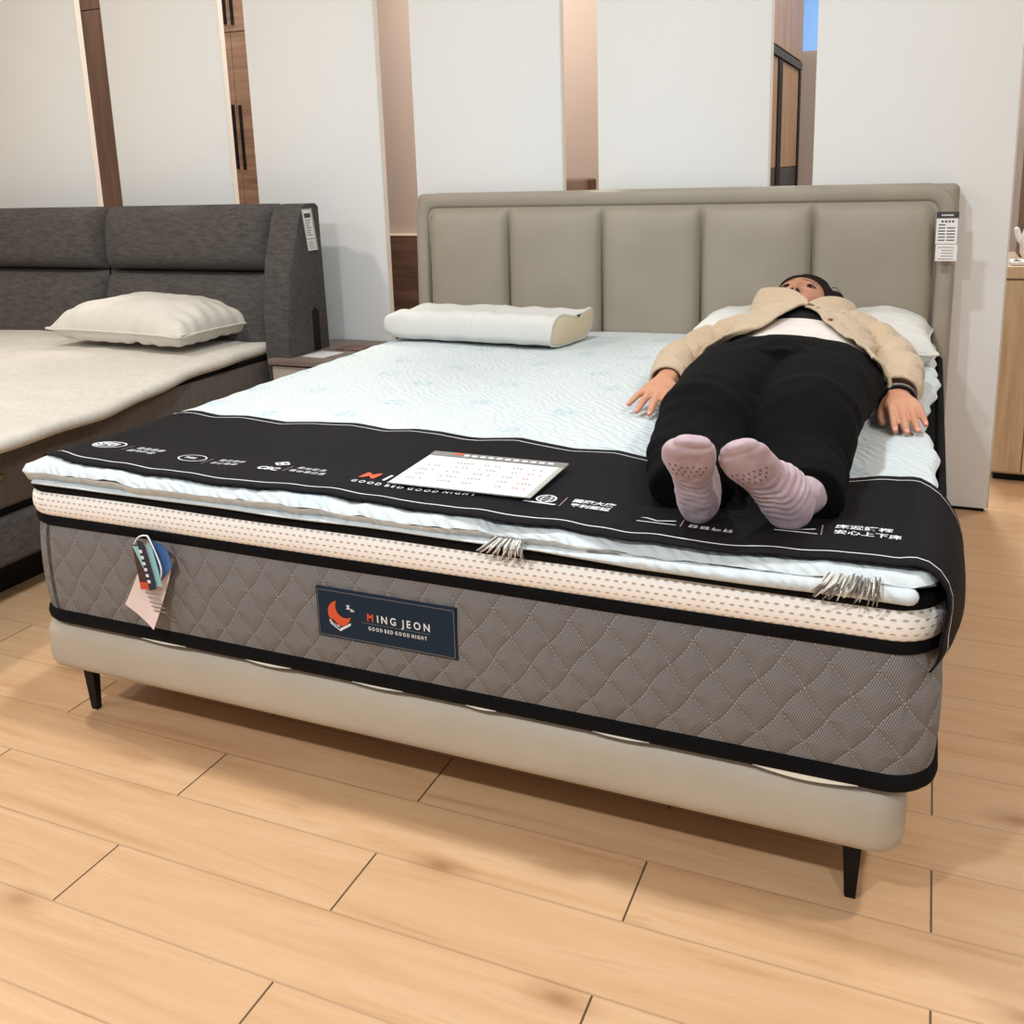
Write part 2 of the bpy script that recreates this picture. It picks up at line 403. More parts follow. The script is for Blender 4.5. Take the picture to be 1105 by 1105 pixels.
def mk_sock():
    m = mat('mauve_sock', srgb(166, 128, 132), .9, .2, sheen=.3); n = NT(m); v = n.coord()
    n.color(n.ramp(n.noise(v, 32, 4), [(.3, srgb(172, 146, 154)), (.6, srgb(188, 166, 172)), (.8, srgb(190, 146, 148))]))
    n.bump(n.noise(v, 500, 2), .3, .002); return m
M['sock'] = mk_sock()

# ------------------------------------------------------------------ structure
def struct(name, mb, m, **k):
    o = mb.build(name, m, None, **k); o['kind'] = 'structure'; return o
b = MB(); b.box(-4.2, 4.2, -4.2, 7.0, -.1, 0); struct('floor', b, M['floor'], smooth=False)
b = MB(); b.box(-4.2, 4.2, -4.2, 7.0, 3.0, 3.1); struct('ceiling', b, M['ceil'], smooth=False)
b = MB(); b.box(-1.55, .5, 4.0, 4.1, 0, 3.0); struct('wall_back', b, M['wall_taupe'], smooth=False)
b = MB(); b.box(.5, 4.2, 4.5, 4.6, 0, 1.785); struct('wall_low', b, M['wall_taupe'], smooth=False)
b = MB(); b.box(-4.2, 4.2, 6.9, 7.0, 0, 3.0); struct('wall_far', b, M['bluewall'], smooth=False)
b = MB(); b.box(-4.2, -4.1, -4.2, 7.0, 0, 3.0); struct('wall_left', b, M['wall_white'], smooth=False)
b = MB(); b.box(-1.55, .45, 3.97, 3.998, 0, .80); b.box(-1.55, .45, 3.965, 3.998, .80, .812, 1)
struct('trim_1', b, [M['wains'], M['cream']], smooth=False)

PX = [(-2.48, -1.832), (-1.68, -1.037), (-.905, -.283), (-.125, .498), (.638, 1.254), (1.401, 2.013)]
PL = ['white wall panel at the left picture edge behind the charcoal headboard',
      'white wall panel between the two brown wardrobe gaps behind the charcoal headboard',
      'white wall panel above the nightstand, between the two beds',
      'white wall panel behind the left end of the taupe headboard',
      'white wall panel behind the middle of the taupe headboard, left of the wardrobe gap',
      'white wall panel reaching the floor right of the taupe headboard']
for (x0, x1), lab in zip(PX, PL):
    t = thing('wall_panel', lab, 'wall panel', (.5 * (x0 + x1), 2.10, 0), 'white upright wall panels')
    b = MB(); b.loft(rbox(x0, x1, 2.08, 2.113, .012, 2.75, .004, .002, 2)); b.build('board', M['panel'], t)
    b = MB(); b.box(x0 + .01, x1 - .01, 2.085, 2.108, 0, .012); b.build('foot_strip', M['black'], t, smooth=False)
    b = MB(); b.box(x1 + .0002, x1 + .0022, 2.081, 2.112, .014, 2.748); b.build('edge_band', M['edgeband'], t, smooth=False)

# wardrobes behind the panels
def ward(name, lab, x0, x1, y0, y1, h, seam, m, doors, handles=None):
    t = thing(name, lab, 'wardrobe', ((x0 + x1) / 2, (y0 + y1) / 2, 0))
    b = MB(); b.box(x0, x1, y0 + .02, y1, 0, h); b.build('carcass', m, t, smooth=False)
    for i in range(doors):
        a = x0 + (x1 - x0) * i / doors + .0015; c = x0 + (x1 - x0) * (i + 1) / doors - .0015
        for z0, z1 in ((.08, seam - .003), (seam + .003, h)):
            b = MB(); b.box(a, c, y0, y0 + .018, z0, z1); d = b.build('door', m, t, smooth=False)
            if handles:
                for hx, hz0, hz1 in handles:
                    if a < hx < c and z0 < hz0 < z1:
                        b = MB(); b.box(hx - .009, hx + .009, y0 - .006, y0, hz0, hz1); b.build('slot_handle', M['black'], d, smooth=False)
    return t
ward('wardrobe', 'plain dark brown wardrobe seen in the leftmost gap between white panels', -3.5, -2.2, 3.0, 3.5, 2.6, 2.14, M['wardA'], 2)
ward('wardrobe', 'walnut wardrobe with black slot handles in the second gap between white panels', -2.155, -1.255, 3.0, 3.5, 2.6, 1.945, M['wardB'], 2,
     [(-1.728, 1.985, 2.12), (-1.682, 1.98, 2.115), (-1.7281, 1.235, 1.575), (-1.6821, 1.23, 1.57)])
# wardrobe with sliding doors, right hand gap, doors face +x
t = thing('sliding_wardrobe', 'oak wardrobe with black framed sliding doors in the gap above the taupe headboard', 'wardrobe', (.8, 3.5, 0))
b = MB(); b.box(.55, 1.07, 2.8, 4.18, 0, 2.02); b.build('carcass', M['oakW'], t, smooth=False)
for y0, y1 in ((2.8, 3.068), (3.072, 3.288), (3.292, 3.498), (3.502, 3.71), (3.714, 3.93), (3.934, 4.18)):
    b = MB(); b.box(1.072, 1.098, y0, y1, 1.70, 2.02); b.build('upper_door', M['oakW'], t, smooth=False)
b = MB(); b.box(1.072, 1.10, 2.8, 4.18, 1.655, 1.69); b.build('rail', M['seam'], t, smooth=False)
for y0, y1 in ((2.8, 3.365), (3.50, 4.10)):
    b = MB(); b.box(1.072, 1.09, y0, y1, 1.16, 1.65); d = b.build('sliding_door', M['oakW'], t, smooth=False)
    b = MB(); b.box(1.072, 1.09, y0, y1, .08, 1.157); b.build('dark_lower_panel', M['seam'], d, smooth=False)
for y0, y1 in ((3.37, 3.495), (4.105, 4.18)):
    b = MB(); b.box(1.072, 1.095, y0, y1, .08, 1.65); b.build('black_stile', M['black'], t, smooth=False)
# armchair seen in the gap above the taupe headboard
t = thing('high_back_chair', 'brown high back chair top peeking above the taupe headboard in the middle gap', 'chair', (-.1, 3.4, 0))
M['brownfab'] = fabric('brown_fabric', srgb(104, 86, 74), srgb(120, 100, 88), 300, .9, .2)
b = MB(); b.loft(rbox(-.40, .137, 3.46, 3.60, .35, 1.135, .03, .02)); b.build('backrest', M['brownfab'], t)
b = MB(); b.loft(rbox(-.38, .12, 2.98, 3.46, .34, .46, .05, .03)); b.build('seat', M['brownfab'], t)
for x in (-.39, .08):
    b = MB(); b.loft(rbox(x, x + .06, 3.0, 3.5, .4, .62, .025, .02)); b.build('armrest', M['brownfab'], t)
for x in (-.36, .10):
    for y in (3.04, 3.55):
        b = MB(); b.tube([(x, y, 0), (x, y, .36)], [.012, .02], 10, (0, 1, 0)); b.build('leg', M['black'], t)
# sideboard right, shelf, things on it
t = thing('sideboard', 'pale ash sideboard beyond the right edge of the last white panel', 'cabinet', (2.5, 2.75, 0))
b = MB(); b.box(2.03, 3.1, 2.46, 3.0, .03, .755); b.build('body', M['palewood'], t, smooth=False)
b = MB(); b.loft(rbox(2.02, 3.12, 2.44, 3.02, .757, .80, .004, .003, 2)); b.build('top_board', M['palewood'], t)
for x0, x1 in ((2.035, 2.135), (2.14, 2.6), (2.605, 3.095)):
    b = MB(); b.box(x0, x1, 2.445, 2.459, .04, .75); b.build('door', M['palewood'], t, smooth=False)
b = MB(); b.box(2.05, 3.08, 2.48, 2.98, 0, .03); b.build('plinth_or_shade', M['black'], t, smooth=False)
t = thing('open_shelf', 'brown wooden open shelf standing on the pale sideboard', 'shelf', (2.4, 2.9, .8))
for x in (2.10, 2.9):
    b = MB(); b.box(x, x + .03, 2.80, 2.98, .802, 1.9); b.build('side_panel', M['wardB'], t, smooth=False)
for z in (.802, 1.1, 1.45, 1.87):
    b = MB(); b.box(2.131, 2.899, 2.80, 2.98, z, z + .025); b.build('shelf_board', M['wardB'], t, smooth=False)
t = thing('kettle', 'white kettle on the pale sideboard at the right picture edge', 'kettle', (2.16, 2.66, .8))
b = MB(); R_ = []
for r, z in ((.001, .802), (.06, .802), (.075, .83), (.078, .88), (.06, .94), (.04, .965), (.001, .97)):
    R_.append([(2.165 + r * math.cos(a), 2.66 + r * math.sin(a), z) for a in [2 * math.pi * k / 24 for k in range(24)]])
b.loft(R_); b.build('body', M['paper'], t)
b = MB(); b.tube([(2.16, 2.66, .972), (2.16, 2.66, .99)], [.012, .01], 12, (0, 1, 0)); b.build('lid_knob', M['greyhead'], t)
b = MB(); b.tube([(2.11, 2.66, .86), (2.085, 2.66, .885), (2.075, 2.66, .915)], [.018, .012, .010], 12, (0, 1, 0)); b.build('spout', M['paper'], t)
t = thing('patterned_tray', 'small patterned tray lying on the front of the pale sideboard', 'tray', (2.12, 2.52, .8))
b = MB(); b.loft(rbox(2.05, 2.3, 2.47, 2.57, .801, .815, .01, .004, 3)); b.build('tray', M['paper'], t)
for k in range(5):
    b = MB(); x = 2.058 + k * .045; b.add([(x, 2.475, .8155), (x + .03, 2.475, .8155), (x + .015, 2.56, .8155)], [(0, 1, 2)]); b.build('triangle_print', M['dark_print'], t, smooth=False)

# ------------------------------------------------------------------ nightstand
t = thing('nightstand', 'greige wooden nightstand between the two beds', 'nightstand', (-.33, 1.82, 0))
b = MB(); b.box(-.55, -.10, 1.62, 2.06, .06, .075); b.box(-.55, -.53, 1.62, 2.06, .075, .476); b.box(-.12, -.10, 1.62, 2.06, .075, .476); b.box(-.53, -.12, 2.04, 2.06, .075, .476)
b.box(-.53, -.12, 1.64, 2.04, .24, .255); b.build('body', mat('greige_panel', srgb(176, 164, 150), .6), t, smooth=False)
b = MB(); b.loft(rbox(-.56, -.09, 1.60, 2.065, .477, .50, .004, .003, 2)); b.build('top', M['stand'], t)
b = MB(); b.box(-.525, -.125, 1.625, 1.64, .08, .235); b.build('drawer', M['stand'], t, smooth=False)
b = MB(); b.box(-.548, -.102, 1.612, 1.62, .30, .470); b.build('front_panel', bpy.data.materials['greige_panel'], t, smooth=False)
b = MB(); b.box(-.53, -.12, 1.66, 2.03, 0, .06); b.build('plinth_or_shade', M['black'], t, smooth=False)
b = MB(); b.add([(-.46, 1.68, .5012), (-.35, 1.665, .5012), (-.33, 1.79, .5012), (-.44, 1.80, .5012)], [(0, 1, 2, 3)])
b.add([(x, y, z - .001) for x, y, z in b.v[:4]], [(3, 2, 1, 0)])
o = b.build('leaflet', [M['paper']], None, smooth=False); tag(o, 'white leaflet lying on the nightstand, nearer the camera', 'leaflet')
b = MB(); b.loft(rbox(-.40, -.28, 1.83, 1.93, .5005, .506, .004, .002, 2))
o = b.build('coaster', M['wardA']); tag(o, 'dark brown square coaster on the nightstand, nearer the wall', 'coaster')

# ------------------------------------------------------------------ charcoal bed
t = thing('charcoal_bed', 'charcoal fabric bed with padded headboard at the left picture edge', 'bed', (-1.53, 1.0, 0))
b = MB(); b.loft(rbox(-2.45, -.60, -.02, 1.86, .12, .262, .03, .02)); b.build('bed_base', M['charcoal'], t)
b = MB(); b.box(-2.35, -.72, .08, 1.84, 0, .12); b.build('plinth_or_shade', M['black'], t, smooth=False)  # black block standing in for the shadow gap under the base
b = MB(); b.loft(rbox(-2.53, -.53, 1.84, 1.93, .05, 1.065, .03, .02)); b.build('headboard_back', M['charcoal'], t)
def cushion(x0, x1, z0, z1, yb, depth_f, leanf, e=.12, nu=36, nv=22):
    """puffy cushion: front surface at yb - depth"""
    P = []
    for i in range(nu + 1):
        u = -1 + 2 * i / nu; row = []
        for j in range(nv + 1):
            v = -1 + 2 * j / nv
            # rounded-rect outline
            x = lerp(x0, x1, (u + 1) / 2); z = lerp(z0, z1, (v + 1) / 2)
            k = max(0, 1 - abs(u) ** 8) ** .5 * max(0, 1 - abs(v) ** 3.2) ** .5
            row.append((x, yb + leanf(z) - depth_f * k, z))
        P.append(row)
    return P
lean = lambda z: interp(z, [.4, 1.08], [-.09, .0])
for xa, xb in ((-2.45, -1.535), (-1.525, -.625)):
    for za, zb in ((.40, .812), (.818, 1.085)):
        b = MB(); b.grid(cushion(xa, xb, za, zb, 1.85, .095, lean)); b.build('headboard_cushion', M['charcoal'], t, angle=80)
for xo, xi in ((-.47, -.60), (-2.59, -2.46)):
    prof = [(1.64, .05), (1.635, .5), (1.64, .7), (1.68, .88), (1.745, 1.03), (1.775, 1.072), (1.80, 1.083), (1.87, 1.083), (1.892, 1.07), (1.905, .5), (1.95, .05)]
    b = MB(); s = 1 if xo > xi else -1
    b.loft([[(x, y * (1) + dy * (1.8 - y) * .15, z) for y, z in prof] for x, dy in ((xi, .6), (xi + s * .012, 0), (xo - s * .012, 0), (xo, .6))])
    wg = b.build('headboard_wing', M['charcoal'], t, angle=50)
b = MB(); b.box(-.4708, -.4685, 1.79, 1.835, .3, .66); b.tube([(-.47, 1.8125, .66), (-.4697, 1.8125, .672)], [(.0225, .0012), (.01, .001)], 12, (1, 0, 0)); b.build('dark_slot', M['black'], t, smooth=False)
# its mattress
t = thing('grey_mattress', 'grey sided mattress on the charcoal bed at left', 'mattress', (-1.5, .95, .26))
b = MB(); b.loft(rbox(-2.42, -.625, .0, 1.80, .275, .50, .06, .02)); b.build('mattress_body', M['charside'], t)
for z in (.275, .488):
    b = MB(); rr = rbox(-2.425, -.620, -.005, 1.805, z - .008, z + .008, .06, .007); b.loft(rr); b.build('piping', M['tape'], t)
for y in (.62, .425):
    b = MB(); b.tube([(-.6255, y, .378), (-.616, y, .378)], [.014, .012], 16); b.tube([(-.62, y, .378), (-.613, y, .378)], [.006, .006], 12, mi=1); b.build('air_vent', [mat('bronze', srgb(120, 96, 72), .35, metal=.6), M['black']], t)
def topL(x, y):
    z = .545 + .012 * nz(x * 2.2, y * 2.2, 3) + .004 * nz(x * 7, y * 5, 1)
    return z
def edgeL(y): return interp(y, [0, .3, .75, 1.05, 1.3, 1.6, 1.8], [-.50, -.505, -.525, -.575, -.605, -.61, -.62]) + .006 * math.sin(y * 19)
P = []; N1 = 60; N2 = 70
for j in range(N2 + 1):
    y = lerp(-.02, 1.83, j / N2); xe = edgeL(y); row = []
    dr = interp(y, [0, .7, 1.2, 1.8], [.030, .028, .008, .0])
    for i in range(N1 + 1):
        x = lerp(-2.45, xe - .03, i / N1); row.append((x, y, topL(x, y) - dr * sstep(.35, 0, xe - x)))
    zt = row[-1][2]; th = .045
    for k in range(1, 7):
        a = math.radians(180 * k / 6); row.append((xe - .03 + .03 * math.sin(a), y, zt - th / 2 + th / 2 * math.cos(a)))
    for k in range(1, 8): row.append((lerp(xe - .03, -2.45, k / 7), y, min(zt - th, topL(x, y)) if k > 0 else zt - th))
    P.append(row)
b = MB(); b.loft(P)
o = b.build('cream_topper', M['topperL']); tag(o, 'cream knit mattress topper sagging over the edge of the charcoal bed', 'mattress topper')
def pillow(cx, cy, cz, w, d, h, rot, mat_, name, label, dip=None, piping=True, rx=0, ns=44, sag=.0, seed=0, group=None):
    t = thing(name, label, 'pillow', (cx, cy, cz), group)
    Mx = Matrix.Translation((cx, cy, cz)) @ Matrix.Rotation(rot, 4, 'Z') @ Matrix.Rotation(rx, 4, 'X')
    top = []; bot = []; rim = []
    def pt(u, v, s):
        k = max(0, (1 - abs(u) ** 3.0)) ** .5 * max(0, (1 - abs(v) ** 3.0)) ** .5
        # pinched sides, sharp corners
        x = u * w / 2 * (1 - .05 * (1 - v * v)) * (1 + .00 * abs(v)); y = v * d / 2 * (1 - .06 * (1 - u * u))
        f = k * h
        z = (f * .72 if s > 0 else -.28 * h * min(1, k * 1.8) ** .7) + h * .28
        z += s * .012 * nz(u * 2 + seed, v * 2, s) * min(1, k * 2) + .004 * nz(u * 7 + seed, v * 5, s) * min(1, k * 3)
        r = max(abs(u), abs(v)); z += s * .005 * math.sin(u * 26 + seed) * sstep(.5, .97, abs(v)) * sstep(1, .97, abs(v)) + s * .004 * math.sin(v * 21) * sstep(.55, .97, abs(u)) * sstep(1, .97, abs(u))
        if s < 0: z = max(z, .0)
        if dip and s > 0: z -= dip[2] * gauss((x - dip[0]) ** 2 + ((y - dip[1]) * .8) ** 2, dip[3]) * min(1, k * 2)
        return Mx @ Vector((x, y, z))
    for s in (1, -1):
        P = [[pt(-1 + 2 * i / ns, -1 + 2 * j / ns, s) for j in range(ns + 1)] for i in range(ns + 1)]
        if s > 0: TP = P
        else: BP = P
    b = MB(); b.grid(TP); b.grid(BP)
    me = b.build('cover', mat_, t, angle=180)
    bm = bmesh.new(); bm.from_mesh(me.data); bmesh.ops.remove_doubles(bm, verts=bm.verts, dist=.0004); bmesh.ops.recalc_face_normals(bm, faces=bm.faces); bm.to_mesh(me.data); bm.free()
    if piping:
        per = []
        rng = [-1 + 2 * i / 24 for i in range(24)]
        for u in rng: per.append(pt(u, -1, 1))
        for v in rng: per.append(pt(1, v, 1))
        for u in rng: per.append(pt(-u, 1, 1))
        for v in rng: per.append(pt(-1, -v, 1))
        rings = []
        n_ = len(per)
        for i in range(n_):
            tn = (per[(i + 1) % n_] - per[i - 1]).normalized(); sd = tn.cross(Vector((0, 0, 1))).normalized(); uu = sd.cross(tn)
            rings.append([per[i] + (sd * math.cos(a) + uu * math.sin(a)) * .0045 for a in [2 * math.pi * k / 8 for k in range(8)]])
        b = MB(); b.loft(rings, close=True); b.build('piping', mat_, t)
    return t
pillow(-1.10, 1.58, .575, .74, .42, .165, math.radians(-4), M['pillowL'], 'pillow', 'plump cream pillow on the charcoal bed at left', seed=4)

# ------------------------------------------------------------------ taupe bed
t = thing('taupe_bed', 'taupe leather bed with channel tufted headboard and black legs', 'bed', (.9, 1.0, 0))
bed = t
b = MB(); b.loft(rbox(-.01, 1.80, -.005, 1.95, .122, .244, .05, .035)); b.build('bed_base', M['base_taupe'], t)
for x, y in ((.063, .06), (1.723, .06), (.063, 1.85), (1.723, 1.85)):
    b = MB(); rings = []
    for z, h in ((0, .0085), (.01, .0095), (.125, .016)):
        rings.append([(x + sx * h, y + sy * h * .7, z) for sx, sy in ((-1, -1), (1, -1), (1, 1), (-1, 1))])
    b.loft(rings); b.build('leg', M['black'], t, smooth=False)
# headboard : back slab, border, five channels
def hb_top(x):
    e = max(0, abs(x - .885) - .90); return 1.10
b = MB(); b.loft(rbox(-.085, 1.86, 1.985, 2.065, .10, 1.105, .03, .02)); b.build('headboard_back', M['taupe'], t)
def border_pts():
    pts = []; x0, x1, zt, r = -.055, 1.828, 1.078, .06
    pts += [(x0, z) for z in (.12, .4, .7, .9)]
    for k in range(7):
        a = math.radians(180 - 90 * k / 6); pts.append((x0 + r + r * math.cos(a), zt - r + r * math.sin(a)))
    pts += [(lerp(x0 + r, x1 - r, k / 8), zt) for k in range(1, 8)]
    for k in range(7):
        a = math.radians(90 - 90 * k / 6); pts.append((x1 - r + r * math.cos(a), zt - r + r * math.sin(a)))
    pts += [(x1, z) for z in (.9, .7, .4, .12)]
    return pts
rings = []
bp = border_pts()
for i, (x, z) in enumerate(bp):
    a = bp[max(i - 1, 0)]; c = bp[min(i + 1, len(bp) - 1)]; tx, tz = c[0] - a[0], c[1] - a[1]; L = math.hypot(tx, tz); nx, nz_ = -tz / L, tx / L
    yf = interp(z, [.1, .6, 1.08], [1.935, 1.95, 1.975])
    ring = []
    for ca, sa in [(math.cos(q), math.sin(q)) for q in [2 * math.pi * k / 20 for k in range(20)]]:
        rx = .030 * abs(ca) ** .6 * (1 if ca > 0 else -1); ry = (.5 * (2.06 - yf)) * abs(sa) ** .6 * (1 if sa > 0 else -1)
        ring.append((x + nx * rx, .5 * (2.06 + yf) + ry, z + nz_ * rx))
    rings.append(ring)
b = MB(); b.loft(rings); b.build('headboard_border', M['taupe'], t)
SX = [-.022, .315, .684, 1.047, 1.420, 1.795]
for i in range(5):
    xa, xb = SX[i] + .003, SX[i + 1] - .003
    P = []; nu, nv = 34, 40
    for a in range(nu + 1):
        u = -1 + 2 * a / nu; row = []
        for c in range(nv + 1):
            v = c / nv; z = lerp(.40, 1.050, v)
            rr = .035; ztop = 1.050
            if i == 0: ztop -= .03 * max(0, (-u - .75) / .25) ** 2
            if i == 4: ztop -= .03 * max(0, (u - .75) / .25) ** 2
            z = lerp(.40, ztop, v)
            k = max(0, 1 - abs(u) ** 5) ** .5 * (max(0, 1 - v ** 14) ** .5)
            xsh = -.012 * sstep(0.55, 1.0, 1 - v) if i == 0 and u < 0 else 0
            yb = 1.985 + interp(z, [.4, 1.05], [-.02, 0])
            row.append((lerp(xa, xb, (u + 1) / 2) + xsh, yb - .045 * k - .004 * nz(u * 2, v * 3, i) * k, z))
        P.append(row)
    b = MB(); b.grid(P); b.build('headboard_channel', M['taupe'], t, angle=80)

# ------------------------------------------------------------------ mattress
mt = thing('mattress', 'thick mattress with diamond quilted grey side and cream mesh band on the taupe bed', 'mattress', (.915, .97, .25))
X0, X1, Y0, Y1 = 0.0, 1.83, 0.0, 1.92
def outline(x0, x1, y0, y1, r, step=.012):
    pts = []
    def seg(a, b_):
        L = math.dist(a, b_); n = max(1, int(L / step)); return [(lerp(a[0], b_[0], k / n), lerp(a[1], b_[1], k / n)) for k in range(n)]
    def arc(cx, cy, a0):
        n = 10; return [(cx + r * math.cos(math.radians(a0 + 90 * k / n)), cy + r * math.sin(math.radians(a0 + 90 * k / n))) for k in range(n)]
    pts += seg((x0 + r, y0), (x1 - r, y0)) + arc(x1 - r, y0 + r, -90) + seg((x1, y0 + r), (x1, y1 - r)) + arc(x1 - r, y1 - r, 0)
    pts += seg((x1 - r, y1), (x0 + r, y1)) + arc(x0 + r, y1 - r, 90) + seg((x0, y1 - r), (x0, y0 + r)) + arc(x0 + r, y0 + r, 180)
    return pts
ol = outline(X0, X1, Y0, Y1, .07)
cum = [0]
for a, c in zip(ol, ol[1:] + ol[:1]): cum.append(cum[-1] + math.dist(a, c))
def sagz(x, y):   # the lower edge hangs a little between the corners
    return 0
def band(z0, z1, bulge, nzs, name, material, uvz=0):
    rings = []; uvs = []
    for k in range(nzs + 1):
        f = k / nzs; z = lerp(z0, z1, f); o_ = bulge * math.sin(math.pi * f) ** .6
        ring = []
        for i, (x, y) in enumerate(ol):
            a = ol[i - 1]; c = ol[(i + 1) % len(ol)]; tx, ty = c[0] - a[0], c[1] - a[1]; L = math.hypot(tx, ty)
            ring.append((x + ty / L * o_, y - tx / L * o_, z)); uvs.append((cum[i], z - z0 + uvz))
        rings.append(ring)
    b = MB(); b.loft(rings, cap=False)
    off = mt.location.copy()
    return b.build(name, material, mt, angle=60, uvf=lambda co_, vi: uvs[vi])
band(.262, .482, .010, 10, 'quilted_side', M['quilt'])
band(.494, .553, .012, 6, 'mesh_band', M['mesh3d'])
def piping(z, rr, name, inset=0.0, wav=0.0, m=None, flat=1.4):
    rings = []
    for i, (x, y) in enumerate(ol):
        a = ol[i - 1]; c = ol[(i + 1) % len(ol)]; tx, ty = c[0] - a[0], c[1] - a[1]; L = math.hypot(tx, ty); nx, ny = ty / L, -tx / L
        zz = z + wav * nz(cum[i] * 2.3, z * 9)
        rings.append([(x + nx * (math.cos(q) * rr - inset), y + ny * (math.cos(q) * rr - inset), zz + math.sin(q) * rr * flat) for q in [2 * math.pi * k / 10 for k in range(10)]])
    b = MB(); b.loft(rings, close=True); return b.build(name, m or M['tape'], mt)
piping(.263, .0115, 'piping'); piping(.4875, .009, 'piping', wav=.003); piping(.561, .010, 'piping', wav=.006)
b = MB(); b.loft(rbox(X0 + .005, X1 - .005, Y0 + .005, Y1 - .005, .253, .262, .07, .003)); b.loft(rbox(X0 + .005, X1 - .005, Y0 + .005, Y1 - .005, .54, .562, .07, .008), mi=1); b.build('inner_cover', [M['cream'], M['tape']], mt)
# white paper slivers showing under the lower piping
for xa, xb, dz in ((.30, .42, .003), (.57, .68, .004), (.82, .93, .003), (1.06, 1.12, .003), (1.30, 1.40, .003), (1.57, 1.73, .008)):
    b = MB(); P = [[(lerp(xa, xb, k / 12), -.006 - .004 * j, .252 - j * dz * math.sin(math.pi * k / 12)) for j in range(2)] for k in range(13)]; b.grid(P)
    b.grid([[(x, y + .001, z) for x, y, z in r] for r in P]); b.build('white_underside_edge', M['cream'], mt)
# brand plate
LX0, LX1, LZ0, LZ1, LY = .756, 1.050, .340, .439, -.0135
b = MB(); b.loft([[(x, LY + dy, z) for x, z in ((LX0 + i, LZ0 + i), (LX1 - i, LZ0 + i), (LX1 - i, LZ1 - i), (LX0 + i, LZ1 - i))] for dy, i in ((.009, 0), (.001, 0), (0, .001))])
plate = b.build('brand_plate', M['navy'], mt, smooth=False); plate['label'] = 'navy brand plate with orange moon logo'
def on_plate(geo, x, z, mname, name, dy=.0008):
    v, f = geo; b = MB(); b.add([(x + p[0], LY - dy, z + p[1]) for p in v], f); return b.build(name, M[mname], plate, smooth=False, fix=False)
b = MB(); e = .0035
for r in ((LX0 + e, LX1 - e, LZ0 + e, LZ0 + e + .0008), (LX0 + e, LX1 - e, LZ1 - e - .0008, LZ1 - e), (LX0 + e, LX0 + e + .0008, LZ0 + e, LZ1 - e), (LX1 - e - .0008, LX1 - e, LZ0 + e, LZ1 - e)):
    b.box(r[0], r[1], LY - .0006, LY, r[2], r[3])
b.build('stitch_line', M['greyhead'], plate, smooth=False)
v, f = text_geo('M', .0205, .9, .0006); on_plate((v, f), .866, .387, 'orange', 'lettering')
v, f = text_geo('ING', .0205, .9, .0005)
def spaced(body, size, adv, sx=.9, bold=.0004):
    V = []; F = []; x = 0
    for ch in body:
        if ch == ' ': x += adv * .8; continue
        vv, ff = text_geo(ch, size, sx, bold); wv = max(p[0] for p in vv) - min(p[0] for p in vv); mn = min(p[0] for p in vv)
        n0 = len(V); V += [(p[0] - mn + x, p[1]) for p in vv]; F += [tuple(i + n0 for i in q) for q in ff]; x += wv + adv
    return V, F, x
V, F, L = spaced('ING JEON', .0205, .0062); on_plate((V, F), .888, .387, 'white', 'lettering')
V, F, L = spaced('GOOD BED GOOD NIGHT', .0098, .0028, .9, .0003); s_ = .125 / L; on_plate(([(p[0] * s_, p[1]) for p in V], F), .868, .369, 'white', 'lettering')
on_plate(([(0, 0), (.142, 0), (.142, .0007), (0, .0007)], [(0, 1, 2, 3)]), .855, .3815, 'greyhead', 'rule_line')
moon = []; N_ = 18
for k in range(N_ + 1):
    a = math.radians(100 + 250 * k / N_); moon.append((.025 * math.cos(a), .025 * math.sin(a)))
for k in range(N_ + 1):
    a = math.radians(304 - 158 * k / N_); moon.append((.013 + .0208 * math.cos(a), .013 + .0208 * math.sin(a)))
mv = moon; nn_ = N_ + 1
mf = [(i, i + 1, 2 * nn_ - 2 - i, 2 * nn_ - 1 - i) for i in range(N_)]
on_plate((mv, mf), .806, .392, 'orange', 'moon_logo')
bedv = [(-.021, -.018), (.0, -.030), (.024, -.016), (.024, -.021), (.0, -.036), (-.021, -.023)]
on_plate((bedv, [(0, 1, 4, 5), (1, 2, 3, 4)]), .806, .392, 'white', 'moon_logo')
bedv = [(-.024, -.016), (-.016, -.012), (-.002, -.024), (0, -.033)]
on_plate((bedv, [(0, 1, 2, 3)]), .806, .391, 'white', 'moon_logo')
v, f = text_geo('z', .016, 1, .0006); on_plate((v, f), .823, .404, 'white', 'lettering'); v, f = text_geo('z', .010, 1, .0004); on_plate((v, f), .831, .400, 'white', 'lettering')
v, f = text_geo('z', .007, 1, .0004); on_plate((v, f), .836, .400, 'white', 'lettering')

# hang tags on the front
HT = thing('hang_tags', 'bundle of paper hang tags tied to the front of the mattress', 'tag', (.38, -.03, .48))
def card(pts, m, name, parent, th=.0012, curl=0.0, n=8):
    """pts: quad (x,z) lt rt rb lb; y0"""
    P = []
    (a, b_, c, d, y) = pts
    for i in range(n + 1):
        fu = i / n; row = []
        for j in range(n + 1):
            fv = j / n
            x = lerp(lerp(a[0], b_[0], fu), lerp(d[0], c[0], fu), fv); z = lerp(lerp(a[1], b_[1], fu), lerp(d[1], c[1], fu), fv)
            row.append((x, y - curl * (fv ** 2) - curl * .6 * (fu - .5) ** 2, z))
        P.append(row)
    b = MB(); b.grid(P); b.grid([[(x, y_ + th, z) for x, y_, z in r] for r in P]); return b.build(name, m, parent, fix=False)
M['pinkpaper'] = mat('pinkish_paper', srgb(226, 204, 196), .5); M['bluepaper'] = mat('blue_paper', srgb(66, 104, 160), .5)
M['darkred'] = mat('maroon_paper', srgb(62, 36, 38), .5); M['red'] = mat('red_print', srgb(206, 72, 40), .5); M['teal'] = mat('teal_print', srgb(150, 200, 205), .5); M['ribbon'] = fabric('navy_ribbon', srgb(22, 26, 48), srgb(34, 40, 66), 600, .6, .2)
